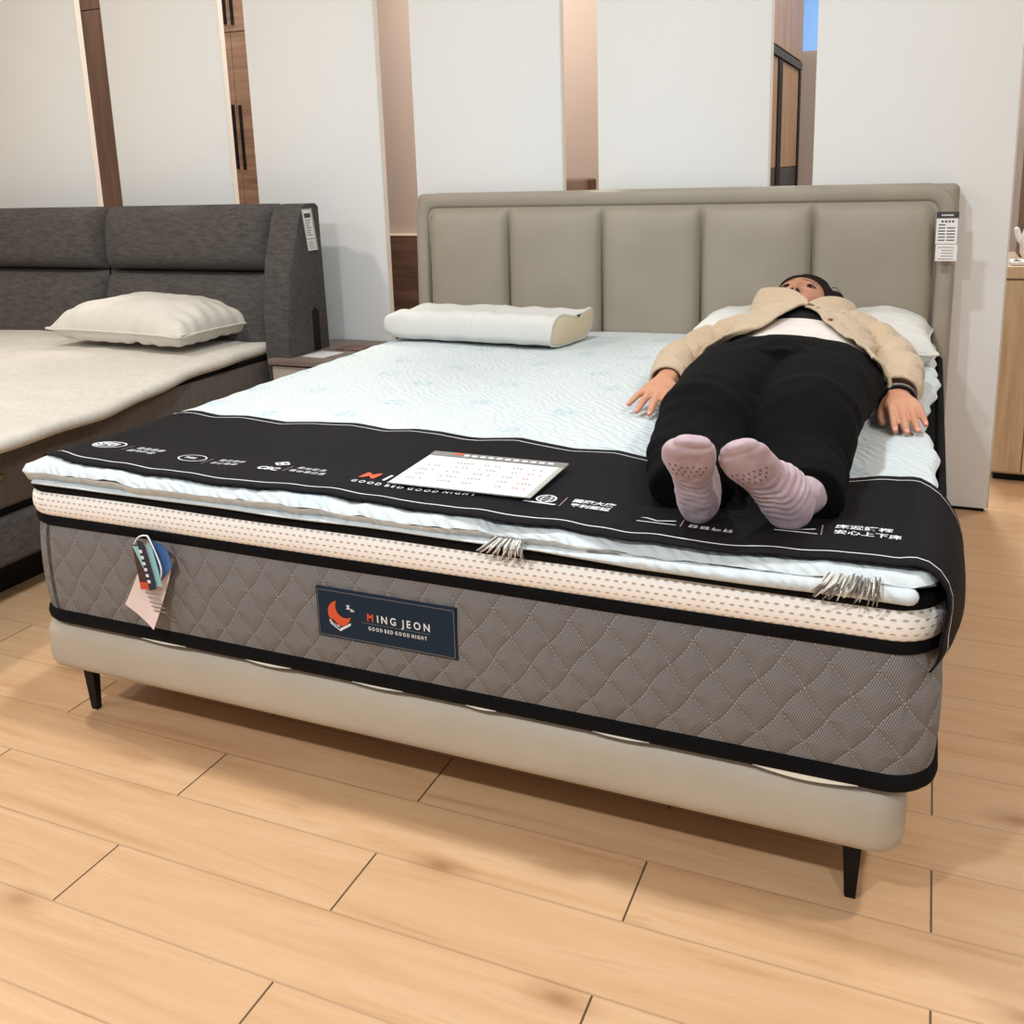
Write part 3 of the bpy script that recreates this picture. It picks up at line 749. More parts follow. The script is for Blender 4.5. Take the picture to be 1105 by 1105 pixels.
c1 = card(((.362, .480), (.425, .450), (.374, .300), (.305, .345), -.020), M['pinkpaper'], 'paper_tag', HT, curl=.022)
for k in range(5):
    b = MB(); z = .375 - k * .009; x = .358 + k * .004; b.box(x, x + .035, -.0395, -.0385, z, z + .0022); b.build('print_line', M['greyhead'], c1, smooth=False)
card(((.372, .490), (.415, .474), (.428, .440), (.395, .405), -.026), M['bluepaper'], 'blue_tag', HT, curl=.004)
c2 = card(((.338, .478), (.372, .478), (.378, .395), (.350, .385), -.040), M['darkred'], 'maroon_tag', HT, curl=.002)
card(((.349, .400), (.377, .402), (.378, .388), (.350, .384), -.0418), M['red'], 'red_band', c2, curl=.001)
card(((.341, .476), (.366, .478), (.368, .436), (.364, .432), -.0418), M['teal'], 'teal_print', c2, curl=.001)
c3 = card(((.376, .486), (.392, .478), (.409, .400), (.392, .396), -.0415), M['teal'], 'teal_tag', HT, curl=.002)
c4 = card(((.358, .492), (.374, .490), (.398, .394), (.380, .388), -.046), M['ribbon'], 'ribbon_tab', HT, curl=.003)
for k in range(6):
    b = MB(); z = .468 - k * .0125; x = .366 + k * .0025; b.box(x, x + .007, -.0505, -.0492, z, z + .006); b.build('ribbon_print', M['white'], c4, smooth=False)
b = MB(); b.tube([(.338, -.036, .474), (.350, -.034, .492), (.365, -.030, .497), (.380, -.034, .492), (.405, -.038, .44), (.402, -.04, .412), (.392, -.04, .405)], [.0016] * 7, 8, (0, 1, 0)); b.build('cord_loop', M['paper'], HT)

# ------------------------------------------------------------------ white quilted topper
def S(x, y):
    z = .603 + .0055 * nz(x * 2.6, y * 2.6, 5) + .0025 * nz(x * 8, y * 8, 2)
    z -= .010 * gauss((x - 1.48) ** 2 + (.3 * (y - .9)) ** 2, .17)
    z += .011 * sstep(.22, .0, y) * (1 - .55 * x / 1.8) + .004 * nz(x * 16, 2.2) * sstep(.1, 0, y)
    z += .012 * gauss((x - 1.74) ** 2 + (y - .66) ** 2, .05)
    return z
TH = .030
def tx0(y): return .006 + .008 * sstep(.15, 0, y) + .010 * nz(y * 3, 1.7) + .003 * math.sin(y * 60)
def tx1(y): return 1.820 + .014 * nz(y * 4, 9.1) + .004 * math.sin(y * 42) - .02 * gauss((y - .95) ** 2, .12)
def ty0(x):
    t = max(0, 1 - x / .06, 1 - (1.83 - x) / .06); t = min(t, 1)
    return -.020 + .05 * (1 - math.sqrt(1 - t * t)) + .010 * nz(x * 4, 3.3) - .004 * nz(x * 13, 5)
b = MB(); NXX, NYY, r_ = 190, 150, .017
def dist_seq(n, L):   # denser at the ends
    return [L * (.5 - .5 * math.cos(math.pi * k / n)) * .25 + L * (k / n) * .75 for k in range(n + 1)]
us = dist_seq(NXX, 1.0); vs = dist_seq(NYY, 1.0)
P = []; B_ = []
for u in us:
    row = []; rb = []
    for v in vs:
        y = lerp(0, 1.935, v); xa, xb = tx0(y), tx1(y); x = lerp(xa, xb, u); y0 = ty0(x); y = lerp(y0, 1.935, v)
        e = min(u * (xb - xa), (1 - u) * (xb - xa), v * (1.935 - y0), (1 - v) * 1.9)
        dz = r_ - math.sqrt(max(0, r_ * r_ - max(0, r_ - e) ** 2))
        lump = (.006 * nz(x * 9, y * 9, 7) + .004 * nz(x * 34, y * 14, 1)) * sstep(.09, 0, v * 1.935)
        row.append((x, y, S(x, y) - dz + lump)); rb.append((x, y, min(S(x, y) - dz, S(x, y) - TH - .008 * sstep(.12, .02, y) * (1 - .5 * x / 1.8) * sstep(1.5, 1.3, x) + .010 * sstep(1.3, 1.5, x) * sstep(.12, .02, y) + max(0, dz - .002)) if e > 0 else S(x, y) - dz))
    P.append(row); B_.append(rb)
TP = thing('quilted_topper', 'white quilted topper with pale blue motifs spread over the taupe bed', 'mattress topper', (.9, .95, .57))
b.grid(P); b.grid(B_); o = b.build('top_layer', M['knit'], TP, angle=180)
# second, folded layer peeping out under the first
b = MB(); pts = []; rad = []
for k in range(40):
    x = lerp(.055, 1.785, k / 39); hh = interp(x, [0, .4, 1.2, 1.38, 1.79], [.007, .006, .006, .013, .0155]) + .0015 * nz(x * 7, 4)
    pts.append((x, interp(x, [0, 1.2, 1.4, 1.79], [-.004, -.004, -.016, -.014]) + .005 * nz(x * 5, 8), .572 + hh * .30)); rad.append((.016, max(.003, hh * .85)))
b.tube(pts, rad, 14, sub=3); b.build('folded_underlayer', M['knit'], TP)
# fringes
M['fringe'] = mat('white_fringe', srgb(214, 212, 204), .8); M['fringe2'] = mat('grey_fringe', srgb(120, 114, 108), .8)
for xa, xb, n, z0, L, an in ((1.135, 1.190, 44, .588, .036, .5), (1.670, 1.745, 80, .604, .034, -.5)):
    b = MB()
    for k in range(n):
        x = random.uniform(xa, xb); l = L * random.uniform(.6, 1.15); q = (x - xa) / (xb - xa)
        dx = (-.9 + .9 * q + random.uniform(-.25, .25)) * l * (1 if an > 0 else .7); zz = z0 - .002 * random.random() - (.012 * random.random() if an < 0 else 0)
        y = -.030 - .005 * random.random()
        b.tube([(x, y + .012, zz), (x + dx * .5, y - .003, zz - l * .40), (x + dx, y + .001, zz - l * .8)], [.0012, .0015, .0007], 5, (0, 1, 0), 2, mi=int(random.random() < .45))
    fr = b.build('fringe', [M['fringe'], M['fringe2']], TP, fix=False); fr['kind'] = 'stuff'
for x0_, L in ((1.42, .0),):
    b = MB(); pts = [(lerp(1.30, 1.78, k / 30), -.019 + .004 * nz(k * .6, 2), .583 + .004 * nz(k * .8, 6)) for k in range(31)]; b.tube(pts, [.0016] * 31, 6, sub=2); b.build('stitched_edge', M['fringe2'], TP)

# ------------------------------------------------------------------ black runner
farE = [(-.02, .474), (.04, .474), (.088, .478), (.167, .457), (.244, .470), (.376, .448), (.448, .475), (.546, .486), (.652, .461), (.709, .485), (.781, .480), (.864, .455), (.893, .455), (.972, .488), (1.115, .448), (1.203, .470), (1.292, .440), (1.5, .43), (1.665, .420), (1.725, .450), (1.77, .450), (1.809, .419), (1.87, .40)]
nearE = [(-.02, .06), (.03, .05), (.12, .012), (.195, .002), (.338, -.003), (.517, -.010), (.64, -.010), (.797, .006), (.941, .0), (1.05, -.012), (1.132, -.013), (1.262, -.010), (1.356, -.022), (1.489, -.022), (1.653, -.006), (1.709, .0), (1.764, .0), (1.81, -.004), (1.87, -.012)]
fx, fy = zip(*farE); nx_, ny_ = zip(*nearE)
def RS(x, y): return S(x, y) + .0055
path = []   # (x, z or None, xeq)
for x, z in ((-.014, .478), (-.018, .52), (-.015, .56), (-.008, .585), (.004, .598)): path.append((x, z))
NT_ = 150
for k in range(NT_ + 1): path.append((lerp(.02, 1.792, k / NT_), None))
for x, z in ((1.808, .606), (1.824, .598), (1.838, .585), (1.850, .568), (1.858, .55), (1.864, .53), (1.867, .51), (1.868, .49), (1.864, .475), (1.857, .462)): path.append((x, z))
NV = 34
def runner_point(i, v, lift=0.0):
    x, z = path[i]; xe = min(max(x, -.02), 1.87)
    ya = interp(xe, nx_, ny_); yb = interp(xe, fx, fy); y = lerp(ya, yb, v)
    if z is None:
        zz = RS(x, y) + lift
        if x < .06: zz -= .006 * sstep(.06, .02, x)
        if x > 1.76: zz += .006 * sstep(1.76, 1.79, x)
        # front corner is tucked lower near the right side
        return (x, y, zz)
    if x > 1:
        # follows the slanting near edge: pull inwards towards the front
        pull = (1 - v) ** 4 * .040 * sstep(.61, .50, z)
        a = path[i - 1]; c = path[min(i + 1, len(path) - 1)]; ta = (a[0], a[1] or .607); tx, tz = c[0] - ta[0], c[1] - ta[1]; L = math.hypot(tx, tz)
        kk = sstep(1.862, 1.80, x)
        return (x - pull - tz / L * lift, y, z + kk * (S(1.79, y) + .0055 - .603) + (1 - kk) * .004 * math.sin(v * 5) + tx / L * lift)
    return (x - lift, y, z)
b = MB(); P = [[runner_point(i, j / NV) for j in range(NV + 1)] for i in range(len(path))]
b.grid(P)
RN = b.build('bed_runner', M['runner'], None, angle=180)
sm = RN.modifiers.new('thickness', 'SOLIDIFY'); sm.thickness = .003; sm.offset = 1
tag(RN, 'black foot runner with white lines and lettering across the white topper', 'bed runner')
def on_runner_line(d0, wd, far=False, m='white', i0=0, i1=None):
    P = []
    for i in range(i0, i1 or len(path)):
        x, z = path[i]; xe = min(max(x, -.02), 1.87); W = interp(xe, fx, fy) - interp(xe, nx_, ny_)
        row = []
        for q in (0, .5, 1):
            v = (d0 + wd * q) / W; v = 1 - v if far else v
            row.append(runner_point(i, v, .0035))
        P.append(row)
    b = MB(); b.grid(P); return b.build('white_stripe', M[m], RN)
on_runner_line(.026, .0030, i0=6); on_runner_line(.022, .0028, True, i0=4)
def on_runner(geo, x, y, name='lettering', m='white', shear=0.0, scale=1.0):
    v, f = geo; b = MB(); b.add([(x + (p[0] + shear * p[1]) * scale, y + p[1] * scale, RS(x + p[0], y + p[1]) + .0042) for p in v], f); return b.build(name, M[m], RN, smooth=False, fix=False)
def ring_geo(rx, ry, wd, n=28):
    v = []; f = []
    for k in range(n):
        a = 2 * math.pi * k / n; v += [(rx * math.cos(a), ry * math.sin(a)), ((rx - wd) * math.cos(a), (ry - wd) * math.sin(a))]
    for k in range(n): a = 2 * k; c = 2 * ((k + 1) % n); f.append((a, a + 1, c + 1, c))
    return v, f
def bars(n, wd, gap, h, rnd=True):
    v = []; f = []; x = 0
    for k in range(n):
        for (x0, x1, y0, y1) in ((0, wd, h * .42, h * .56), (0, wd * .9, h * .86, h), (0, wd, 0, h * .14), (wd * .1, wd * .22, 0, h), (wd * .68, wd * .8, 0, h)):
            if random.random() < .12: continue
            b0 = len(v); v += [(x + x0, y0), (x + x1, y0), (x + x1, y1), (x + x0, y1)]; f.append((b0, b0 + 1, b0 + 2, b0 + 3))
        x += wd + gap
    return v, f
M['grey_line'] = mat('pinkish_line', srgb(160, 130, 124), .6)
def slash(x, y, l=.04): on_runner(([(0, 0), (.0018, 0), (.0018 - .002, l), (-.002, l)], [(0, 1, 2, 3)]), x, y, 'divider_line', 'grey_line')
def textln(x, y, n, h=.016, wd=.015, gap=.004): on_runner(bars(n, wd, gap, h), x, y)
# badge 1
on_runner(ring_geo(.043, .030, .004), .110, .150, 'badge'); on_runner(ring_geo(.030, .019, .004), .100, .150, 'badge'); v, f = text_geo('SFG', .036, 1.0, .001); on_runner((v, f), .073, .140)
slash(.175, .118); textln(.197, .140, 4); textln(.193, .114, 4)
on_runner(ring_geo(.033, .026, .003), .368, .124, 'badge'); v, f = text_geo('SGS', .016, 1, .0006); on_runner((v, f), .350, .119)
slash(.412, .098); textln(.431, .131, 4, .014, .013); textln(.429, .106, 4, .014, .013)
for dx, dy in ((-.009, 0), (.009, 0), (0, .009), (0, -.009)): on_runner(ring_geo(.0085, .008, .004, 14), .582 + dx, .148 + dy, 'badge')
v, f = text_geo('CSC', .028, .95, .0012); on_runner((v, f), .555, .094)
slash(.617, .097); textln(.632, .128, 4, .014, .013); textln(.629, .103, 5, .014, .013)
v, f = text_geo('M', .050, 1.0, .0012); on_runner((v, f), .782, .116, 'lettering', 'orange')
V, F, L = spaced('ING JEON', .050, .016, .9, .001); on_runner((V, F), .838, .114)
V, F, L = spaced('GOOD BED GOOD NIGHT', .019, .006, .9, .0004); s_ = .27 / L; on_runner(([(p[0] * s_, p[1]) for p in V], F), .786, .083)
on_runner(ring_geo(.019, .021, .003), 1.178, .113, 'badge'); on_runner(ring_geo(.009, .021, .002), 1.178, .113, 'badge')
for yy in (-.009, .0, .009): on_runner(([(-.017, yy - .001), (.017, yy - .001), (.017, yy + .001), (-.017, yy + .001)], [(0, 1, 2, 3)]), 1.178, .113, 'badge')
on_runner(([(-.03, -.028), (.03, -.028), (.034, -.023), (-.026, -.023)], [(0, 1, 2, 3)]), 1.172, .113, 'badge')
slash(1.212, .083, .05)
v, f = text_geo('國際大廠', .0195, 1, .0004); on_runner((v, f), 1.226, .114); v, f = text_geo('專利認證', .0185, 1, .0004); on_runner((v, f), 1.228, .090)
# bed-edge badges below the feet
for xx, yy in ((1.37, .062), (1.59, .095)):
    on_runner(([(-.012, 0), (.055, 0), (.055, .003), (-.012, .003)], [(0, 1, 2, 3)]), xx, yy, 'badge')
    on_runner(([(-.01, .02), (.0, .024), (.02, .014), (.05, .026), (.05, .022), (.02, .010), (0, .02)], [(0, 1, 6), (1, 2, 5, 6), (2, 3, 4, 5)]), xx, yy, 'badge')
textln(1.445, .064, 4, .014, .015); slash(1.432, .060); slash(1.65, .094, .05)
v, f = text_geo('床週護框', .022, 1, .0004); on_runner((v, f), 1.668, .135); v, f = text_geo('安心上下床', .0205, 1, .0004); on_runner((v, f), 1.668, .108)

# price card in a clear sleeve on the runner
PC = thing('price_card', 'white printed price card in a clear sleeve lying on the black runner', 'card', (1.0, .2, .612))
cq = [(.862, .093), (1.158, .084), (1.155, .296), (.853, .308)]
def cz(x, y): return RS(x, y) + .0075
def card_pt(u, v, lift): 
    x = lerp(lerp(cq[0][0], cq[1][0], u), lerp(cq[3][0], cq[2][0], u), v); y = lerp(lerp(cq[0][1], cq[1][1], u), lerp(cq[3][1], cq[2][1], u), v)
    return (x, y, .6175 + .010 * (nz(1, 1) + .3) + .004 * u + lift)
def quadc(u0, u1, v0, v1, lift, m, name, par, n=1):
    b = MB(); P = [[card_pt(lerp(u0, u1, i / 4), lerp(v0, v1, j / 4), lift) for j in range(5)] for i in range(5)]; b.grid(P)
    if lift < .001: b.grid([[(x, y, z - .0012) for x, y, z in r] for r in P])
    return b.build(name, M[m], par, smooth=False, fix=False)
sheet = quadc(0, 1, 0, 1, 0, 'paper', 'sheet', PC)
M['sleeve'] = mat('clear_sleeve_edge', srgb(170, 172, 160), .2, .6)
quadc(.965, 1.0, 0, 1, .0006, 'sleeve', 'sleeve_edge', PC); quadc(0, 1, .0, .012, .0008, 'sleeve', 'sleeve_edge', PC)
M['faint'] = mat('faint_print', srgb(176, 172, 174), .6); M['faintred'] = mat('faint_red_print', srgb(214, 160, 152), .6)
hd = quadc(0, 1, .87, 1.0, .0011, 'greyhead', 'header_band', PC)
for k in range(11): quadc(.25 + k * .062, .25 + k * .062 + .04, .905, .955, .0016, 'paper', 'print', hd)
quadc(.17, .24, .93, .985, .0017, 'orange', 'print', hd)
for r in range(5):
    for k, (ua, ub, mm) in enumerate(((.06, .2, 'faint'), (.27, .40, 'faint'), (.47, .62, 'faint'), (.68, .78, 'faint'), (.82, .93, 'faintred'))):
        if r == 0 and k in (0,): continue
        n = int((ub - ua) / .026)
        for q in range(n):
            if random.random() < .2: continue
            quadc(ua + q * .026, ua + q * .026 + .016, .70 - r * .13, .725 - r * .13, .0014, mm, 'print', sheet)

# ------------------------------------------------------------------ pillows on the taupe bed
# contour pillow (left)
CP = thing('contour_pillow', 'long white contour pillow with bare foam end at the left of the taupe bed', 'pillow', (.35, 1.69, .605))
def cprof(k, n=40):
    # cross-section: y forward profile, wavy top
    pts = []
    for i in range(n):
        a = 2 * math.pi * i / n; c, s_ = math.cos(a), math.sin(a)
        yy = .130 * abs(c) ** .5 * (1 if c > 0 else -1); zz = .050 * abs(s_) ** .58 * (1 if s_ > 0 else -1)
        if s_ > 0: zz += .010 * math.cos((yy + .125) / .25 * 2 * math.pi) * s_ ** .5 + (.004 if yy < 0 else 0)
        pts.append((yy, zz))
    return pts
rings = []; CN = 60
for k in range(CN + 1):
    f = k / CN; x = lerp(.0, .682, f)
    sc = 1.0 if f > .12 else lerp(.45, 1, math.sin(math.pi / 2 * (f / .12)) ** .7) if k else .30
    cy = 1.655 - .02 * f; ring = []
    for yy, zz in cprof(k):
        y = cy + yy * (lerp(.75, 1, sc)); z = .660 + zz * sc * 1.02 + .0035 * nz(x * 16, yy * 14, zz * 12) + .0025 * math.sin(x * 60 + yy * 40) * (1 if zz > 0 else .3)
        z += .006 * gauss((x - .33) ** 2, .03) * (zz > 0)
        ring.append((x + (.02 * yy / .125 if False else 0) + f * (zz * .22 + yy * .20), y, z))
    rings.append(ring)
b = MB(); b.loft(rings); b.build('cover', M['pillow'], CP, angle=75)
last = rings[-1]; cen = np.mean(last, axis=0)
b = MB(); b.loft([[tuple(cen + (np.array(p) - cen) * s_ + np.array((dx, 0, 0))) for p in last] for s_, dx in ((.985, -.01), (.94, .004), (.9, .006))]); fe = b.build('foam_end', M['foam'], CP); fe['label'] = 'bare beige foam end'
hem = []
for i, p in enumerate(last):
    a = np.array(last[i - 1]); c = np.array(last[(i + 1) % len(last)]); t_ = (c - a) / np.linalg.norm(c - a); s1 = np.array((1, 0, 0.)); s2 = np.cross(t_, s1)
    hem.append([np.array(p) + (s1 * math.cos(q) + s2 * math.sin(q)) * .005 for q in [2 * math.pi * k / 8 for k in range(8)]])
b = MB(); b.loft(hem, close=True); b.build('hem', M['pillow'], CP)
ri = rings[int(CN * .55)]; hem = []
for i, p in enumerate(ri):
    a = np.array(ri[i - 1]); c = np.array(ri[(i + 1) % len(ri)]); t_ = (c - a) / np.linalg.norm(c - a); s1 = np.array((1, 0, 0.)); s2 = np.cross(t_, s1)
    hem.append([np.array(p) + (s1 * math.cos(q) + s2 * math.sin(q)) * .0018 for q in [2 * math.pi * k / 6 for k in range(6)]])
b = MB(); b.loft(hem, close=True); b.build('seam', M['pillow'], CP)
b = MB(); p0 = max(last, key=lambda p: p[2]); b.add([(.704, 1.63, .706), (.711, 1.66, .708), (.706, 1.645, .695)], [(0, 1, 2)]); b.build('grey_tab', M['seam'], CP, smooth=False)
# pillow under the head
HP = pillow(1.445, 1.735, .598, .74, .44, .16, math.radians(2), M['pillow'], 'pillow', 'soft white pillow under the head of the lying person', dip=(-.02, -.06, .10, .12), seed=9)

# ------------------------------------------------------------------ tags on the headboards
def wall_tag(x0, x1, z0, z1, y, name, label, rows):
    t = thing(name, label, 'tag', ((x0 + x1) / 2, y, z0))
    H = z1 - z0; zs = z0 + H * .34
    b = MB(); b.box(x0, x1, y, y + .002, zs + .002, z1); u = b.build('upper_sheet', M['paper'], t, smooth=False)
    b = MB(); b.box(x0 + .002, x1 + .003, y + .0005, y + .0025, z0, zs); l_ = b.build('lower_sheet', M['paper'], t, smooth=False)
    b = MB(); b.box(x0 - .0005, x1 + .002, y - .001, y, z1 - .019, z1 + .001); h_ = b.build('header_band', M['dark_print'], t, smooth=False)
    for k in range(6):
        b = MB(); x = lerp(x0 + .014, x1 - .012, k / 6); b.box(x, x + .004, y - .0016, y - .001, z1 - .012, z1 - .007); b.build('print', M['paper'], h_, smooth=False)
    for k in range(4):
        b = MB(); x = x0 + .014 + k * .010; b.box(x, x + .006, y - .0006, y, z1 - .032, z1 - .026); b.build('print', M['dark_print'], u, smooth=False)
    for r in range(6):
        z = z1 - .041 - r * .0095
        for xa, xb in ((.006, .026), (.031, .054)):
            if r == 0 and xa > .02: continue
            b = MB(); b.box(x0 + xa, x0 + xb, y - .0006, y, z, z + .0032); b.build('print_line', M['dark_print'], u, smooth=False)
    for r in range(5):
        z = zs - .010 - r * .009; b = MB(); b.box(x0 + (.008 if r in (0, 4) else .018), x1 - .008, y - .0002, y + .0005, z, z + .0018); b.build('print_line', M['greyhead'], l_, smooth=False)
    return t
wall_tag(1.797, 1.858, .868, 1.020, 1.925, 'price_tag', 'white price tag hanging on the right edge of the taupe headboard', 6)
LT = thing('price_tag', 'white price tag in a clear sleeve on the charcoal headboard wing', 'tag', (-.465, 1.8, .9))
def ltq(y0, y1, z0, z1, dx, m, name, par):
    def p(y, z): return (-.4655 + dx, y + (1.05 - z) * .16, z)
    b = MB(); q_ = [p(y0, z0), p(y1, z0), p(y1, z1), p(y0, z1)]; b.add(q_, [(0, 1, 2, 3)]); b.add([(x - .0012, y, z) for x, y, z in q_], [(3, 2, 1, 0)]); return b.build(name, M[m], par, smooth=False, fix=False)
ltq(1.765, 1.835, .900, 1.065, 0, 'sleeve', 'clear_sleeve', LT); s1 = ltq(1.768, 1.822, .950, 1.060, .0015, 'paper', 'upper_sheet', LT); s2 = ltq(1.768, 1.822, .902, .945, .0015, 'paper', 'lower_sheet', LT)
ltq(1.775, 1.815, 1.030, 1.047, .003, 'dark_print', 'print', s1)
for k in range(7): ltq(1.775, 1.812 - .006 * (k % 3), 1.018 - k * .0095, 1.021 - k * .0095, .003, 'greyhead', 'print_line', s1)
for k in range(4): ltq(1.775, 1.812, .935 - k * .0085, .937 - k * .0085, .003, 'greyhead', 'print_line', s2)

# ------------------------------------------------------------------ person
PE = thing('person', 'person lying on back in beige corduroy jacket, black trousers and mauve socks', 'person', (1.46, .95, .60))
# head frame
HC = np.array((1.425, 1.672, .742)); pitch = math.radians(31); roll = math.radians(3)
hX = np.array((1, 0, 0.)); hY = np.array((0, math.cos(pitch), math.sin(pitch))); hZ = np.array((0, -math.sin(pitch), math.cos(pitch)))
hX, hZ = hX * math.cos(roll) + hZ * math.sin(roll), hZ * math.cos(roll) - hX * math.sin(roll)
yawh = math.radians(-3); hX, hY = hX * math.cos(yawh) + hY * math.sin(yawh), hY * math.cos(yawh) - hX * math.sin(yawh)
def HW(p): return HC + hX * (p[0] * 1.11 - .003) + hY * p[1] + hZ * p[2]
def head_r(d):
    """unit dir -> local point. X right, Y crown, Z face"""
    x, y, z = d
    rx, ry, rz = .074, .112, .094
    p = np.array((x * rx, y * ry, z * rz))
    if y < 0:   # jaw
        k = sstep(0, 1, -y); p[0] *= 1 - .30 * k; 
        if z < 0: p[2] *= 1 - .35 * k; p[1] *= 1 - .2 * k * (-z)
        else: p[2] *= 1 + .02 * k
    if z > 0: p[2] = p[2] * (1 - .10 * sstep(.1, .9, y))
    if z < -.2: p[2] *= 1.04
    # flatten face front
    g = lambda cx, cy, sx, sy: math.exp(-((p[0] - cx) / sx) ** 2 / 2 - ((p[1] - cy) / sy) ** 2 / 2) * (1 if z > 0 else 0)
    d_ = 0
    for s in (-1, 1):
        d_ -= .0085 * g(s * .030, .012, .013, .010)      # sockets
        d_ += .0035 * g(s * .030, .030, .017, .006)      # brows
        d_ += .0050 * g(s * .038, -.022, .016, .018)     # cheeks
        d_ += .0065 * g(s * .0105, -.030, .0055, .0050)  # nostril wings
        d_ -= .0025 * g(s * .014, -.046, .006, .006)
    d_ += .0060 * g(0, .004, .0060, .022) + .0165 * g(0, -.027, .0080, .0075) + .009 * g(0, -.016, .0066, .013)
    d_ += .0055 * g(0, -.0505, .015, .0035) + .0060 * g(0, -.0610, .013, .0045) - .002 * g(0, -.0555, .014, .0016)
    d_ += .0060 * g(0, -.088, .016, .012) - .002 * g(0, -.072, .02, .005)
    p[2] += d_
    return p
def sphere_rings(fn, n=96, m=64):
    rings = []
    for i in range(m + 1):
        th = math.pi * (i + .02) / (m + .04); rings.append([fn((math.sin(th) * math.cos(2 * math.pi * k / n), math.cos(th), math.sin(th) * math.sin(2 * math.pi * k / n))) for k in range(n)])
    return rings
body = MB()
body.loft([[HW(p) for p in r] for r in sphere_rings(head_r)])
for s in (-1, 1):  # ears
    body.loft([[HW((s * (.070 + .006 * math.cos(a) * 0 + dx), -.006 + ry * math.sin(a), -.008 + rz * math.cos(a))) for a in [2 * math.pi * k / 16 for k in range(16)]] for dx, ry, rz in ((-.006, .020, .012), (.004, .028, .015), (.009, .029, .015), (.011, .024, .011))])
body.tube([HW((0, -.055, -.025)), (1.44, 1.53, .690), (1.45, 1.44, .680)], [(.050, .050), (.052, .050), (.07, .055)], 24)
# torso core
def TC(y):
    ys = [.80, .88, .97, 1.08, 1.18, 1.28, 1.38, 1.45, 1.50]
    return (interp(y, ys, [1.487, 1.487, 1.487, 1.482, 1.475, 1.468, 1.463, 1.46, 1.46]), interp(y, ys, [.684, .684, .682, .682, .684, .690, .692, .694, .698]),
            interp(y, ys, [.205, .212, .205, .185, .178, .182, .188, .165, .12]), interp(y, ys, [.088, .092, .092, .088, .090, .098, .088, .072, .055]))
def tring(y, off, n=40):
    cx, czz, ru, rv = TC(y); return [(cx + (ru + off) * math.cos(a), y, max(czz + (rv + off) * math.sin(a), .592 if off < 0 else .588)) for a in [2 * math.pi * k / n for k in range(n)]]
body.loft([tring(y, -.026) for y in (.86, .95, 1.05, 1.15, 1.25, 1.35, 1.43, 1.50)])
SHL, ELL, WRL = (1.300, 1.425, .695), (1.162, 1.175, .662), (1.192, .930, .660)
SHR, ELR, WRR = (1.625, 1.425, .695), (1.728, 1.165, .662), (1.733, .925, .655)
for sh, el, wr in ((SHL, ELL, WRL), (SHR, ELR, WRR)):
    body.tube([(1.46 + (sh[0] - 1.46) * .6, 1.43, .695), sh, el, wr], [.05, .052, .042, (.027, .020)], 20)
# hands: palm + five fingers
def hand(wr, palm_dir, down, side, spread, curl, tipz, thumb=1.0):
    """side: unit vector toward the thumb in plan"""
    W = np.array(wr); D = np.array(palm_dir, float); D /= np.linalg.norm(D); Sd = np.array(side, float); Sd -= D * Sd.dot(D); Sd /= np.linalg.norm(Sd); Nn = np.cross(D, Sd)
    if Nn[2] < 0: Nn = -Nn
    def rr(c, hw, hh, n=20): return [c + Sd * hw * math.cos(a) + Nn * hh * math.sin(a) for a in [2 * math.pi * k / n for k in range(n)]]
    body.loft([rr(W - D * .03, .026, .020), rr(W, .026, .0195), rr(W + D * .02, .031, .0185), rr(W + D * .045, .040, .0185), rr(W + D * .07, .043, .0165), rr(W + D * .084, .041, .012)])
    tips = []
    for k, (off, L, r, an) in enumerate(((.030, .072, .0095, .16), (.0103, .080, .0098, .04), (-.0098, .075, .0094, -.08), (-.0290, .060, .0083, -.22))):
        an *= spread; d = D * math.cos(an) + Sd * math.sin(an)
        base = W + D * (.066 if k != 3 else .06) + Sd * off + Nn * .001
        mcp = W + D * (.083 if k != 3 else .074) + Sd * off * 1.02 + Nn * .0035
        def bend(v, a): return v * math.cos(a) - Nn * math.sin(a)
        p1 = mcp + bend(d, curl * .45) * L * .45; p2 = p1 + bend(d, curl * 1.1) * L * .30; p3 = p2 + bend(d, curl * 1.35) * L * .25
        body.tube([base, mcp, p1, p2, p3], [r * 1.02, r * 1.08, r * .98, r * .88, r * .72], 14, up=Nn, sub=5); tips.append((p3, p2, Nn, r))
    # thumb from the side of the palm
    tb = W + D * .018 + Sd * .024 - Nn * .004; t1 = W + D * .046 + Sd * (.024 + .023 * thumb) - Nn * (.006 + .010 * (1 - thumb)); t2 = t1 + D * .028 + Sd * .010 - Nn * .006; t3 = t2 + D * .023 + Sd * .001 - Nn * .004
    body.tube([tb, t1, t2, t3], [.0125, .0115, .0098, .0078], 14, up=Nn, sub=5); tips.append((t3, t2, Nn, .0088))
    return tips
tipsL = hand((1.190, .910, .664), (-.08, -.95, -.235), 0, (1, -.06, 0), 1.5, .22, .61)
tipsR = hand((1.733, .905, .660), (.24, -.95, -.20), 0, (-1, -.1, 0), .30, .24, .61, .6)
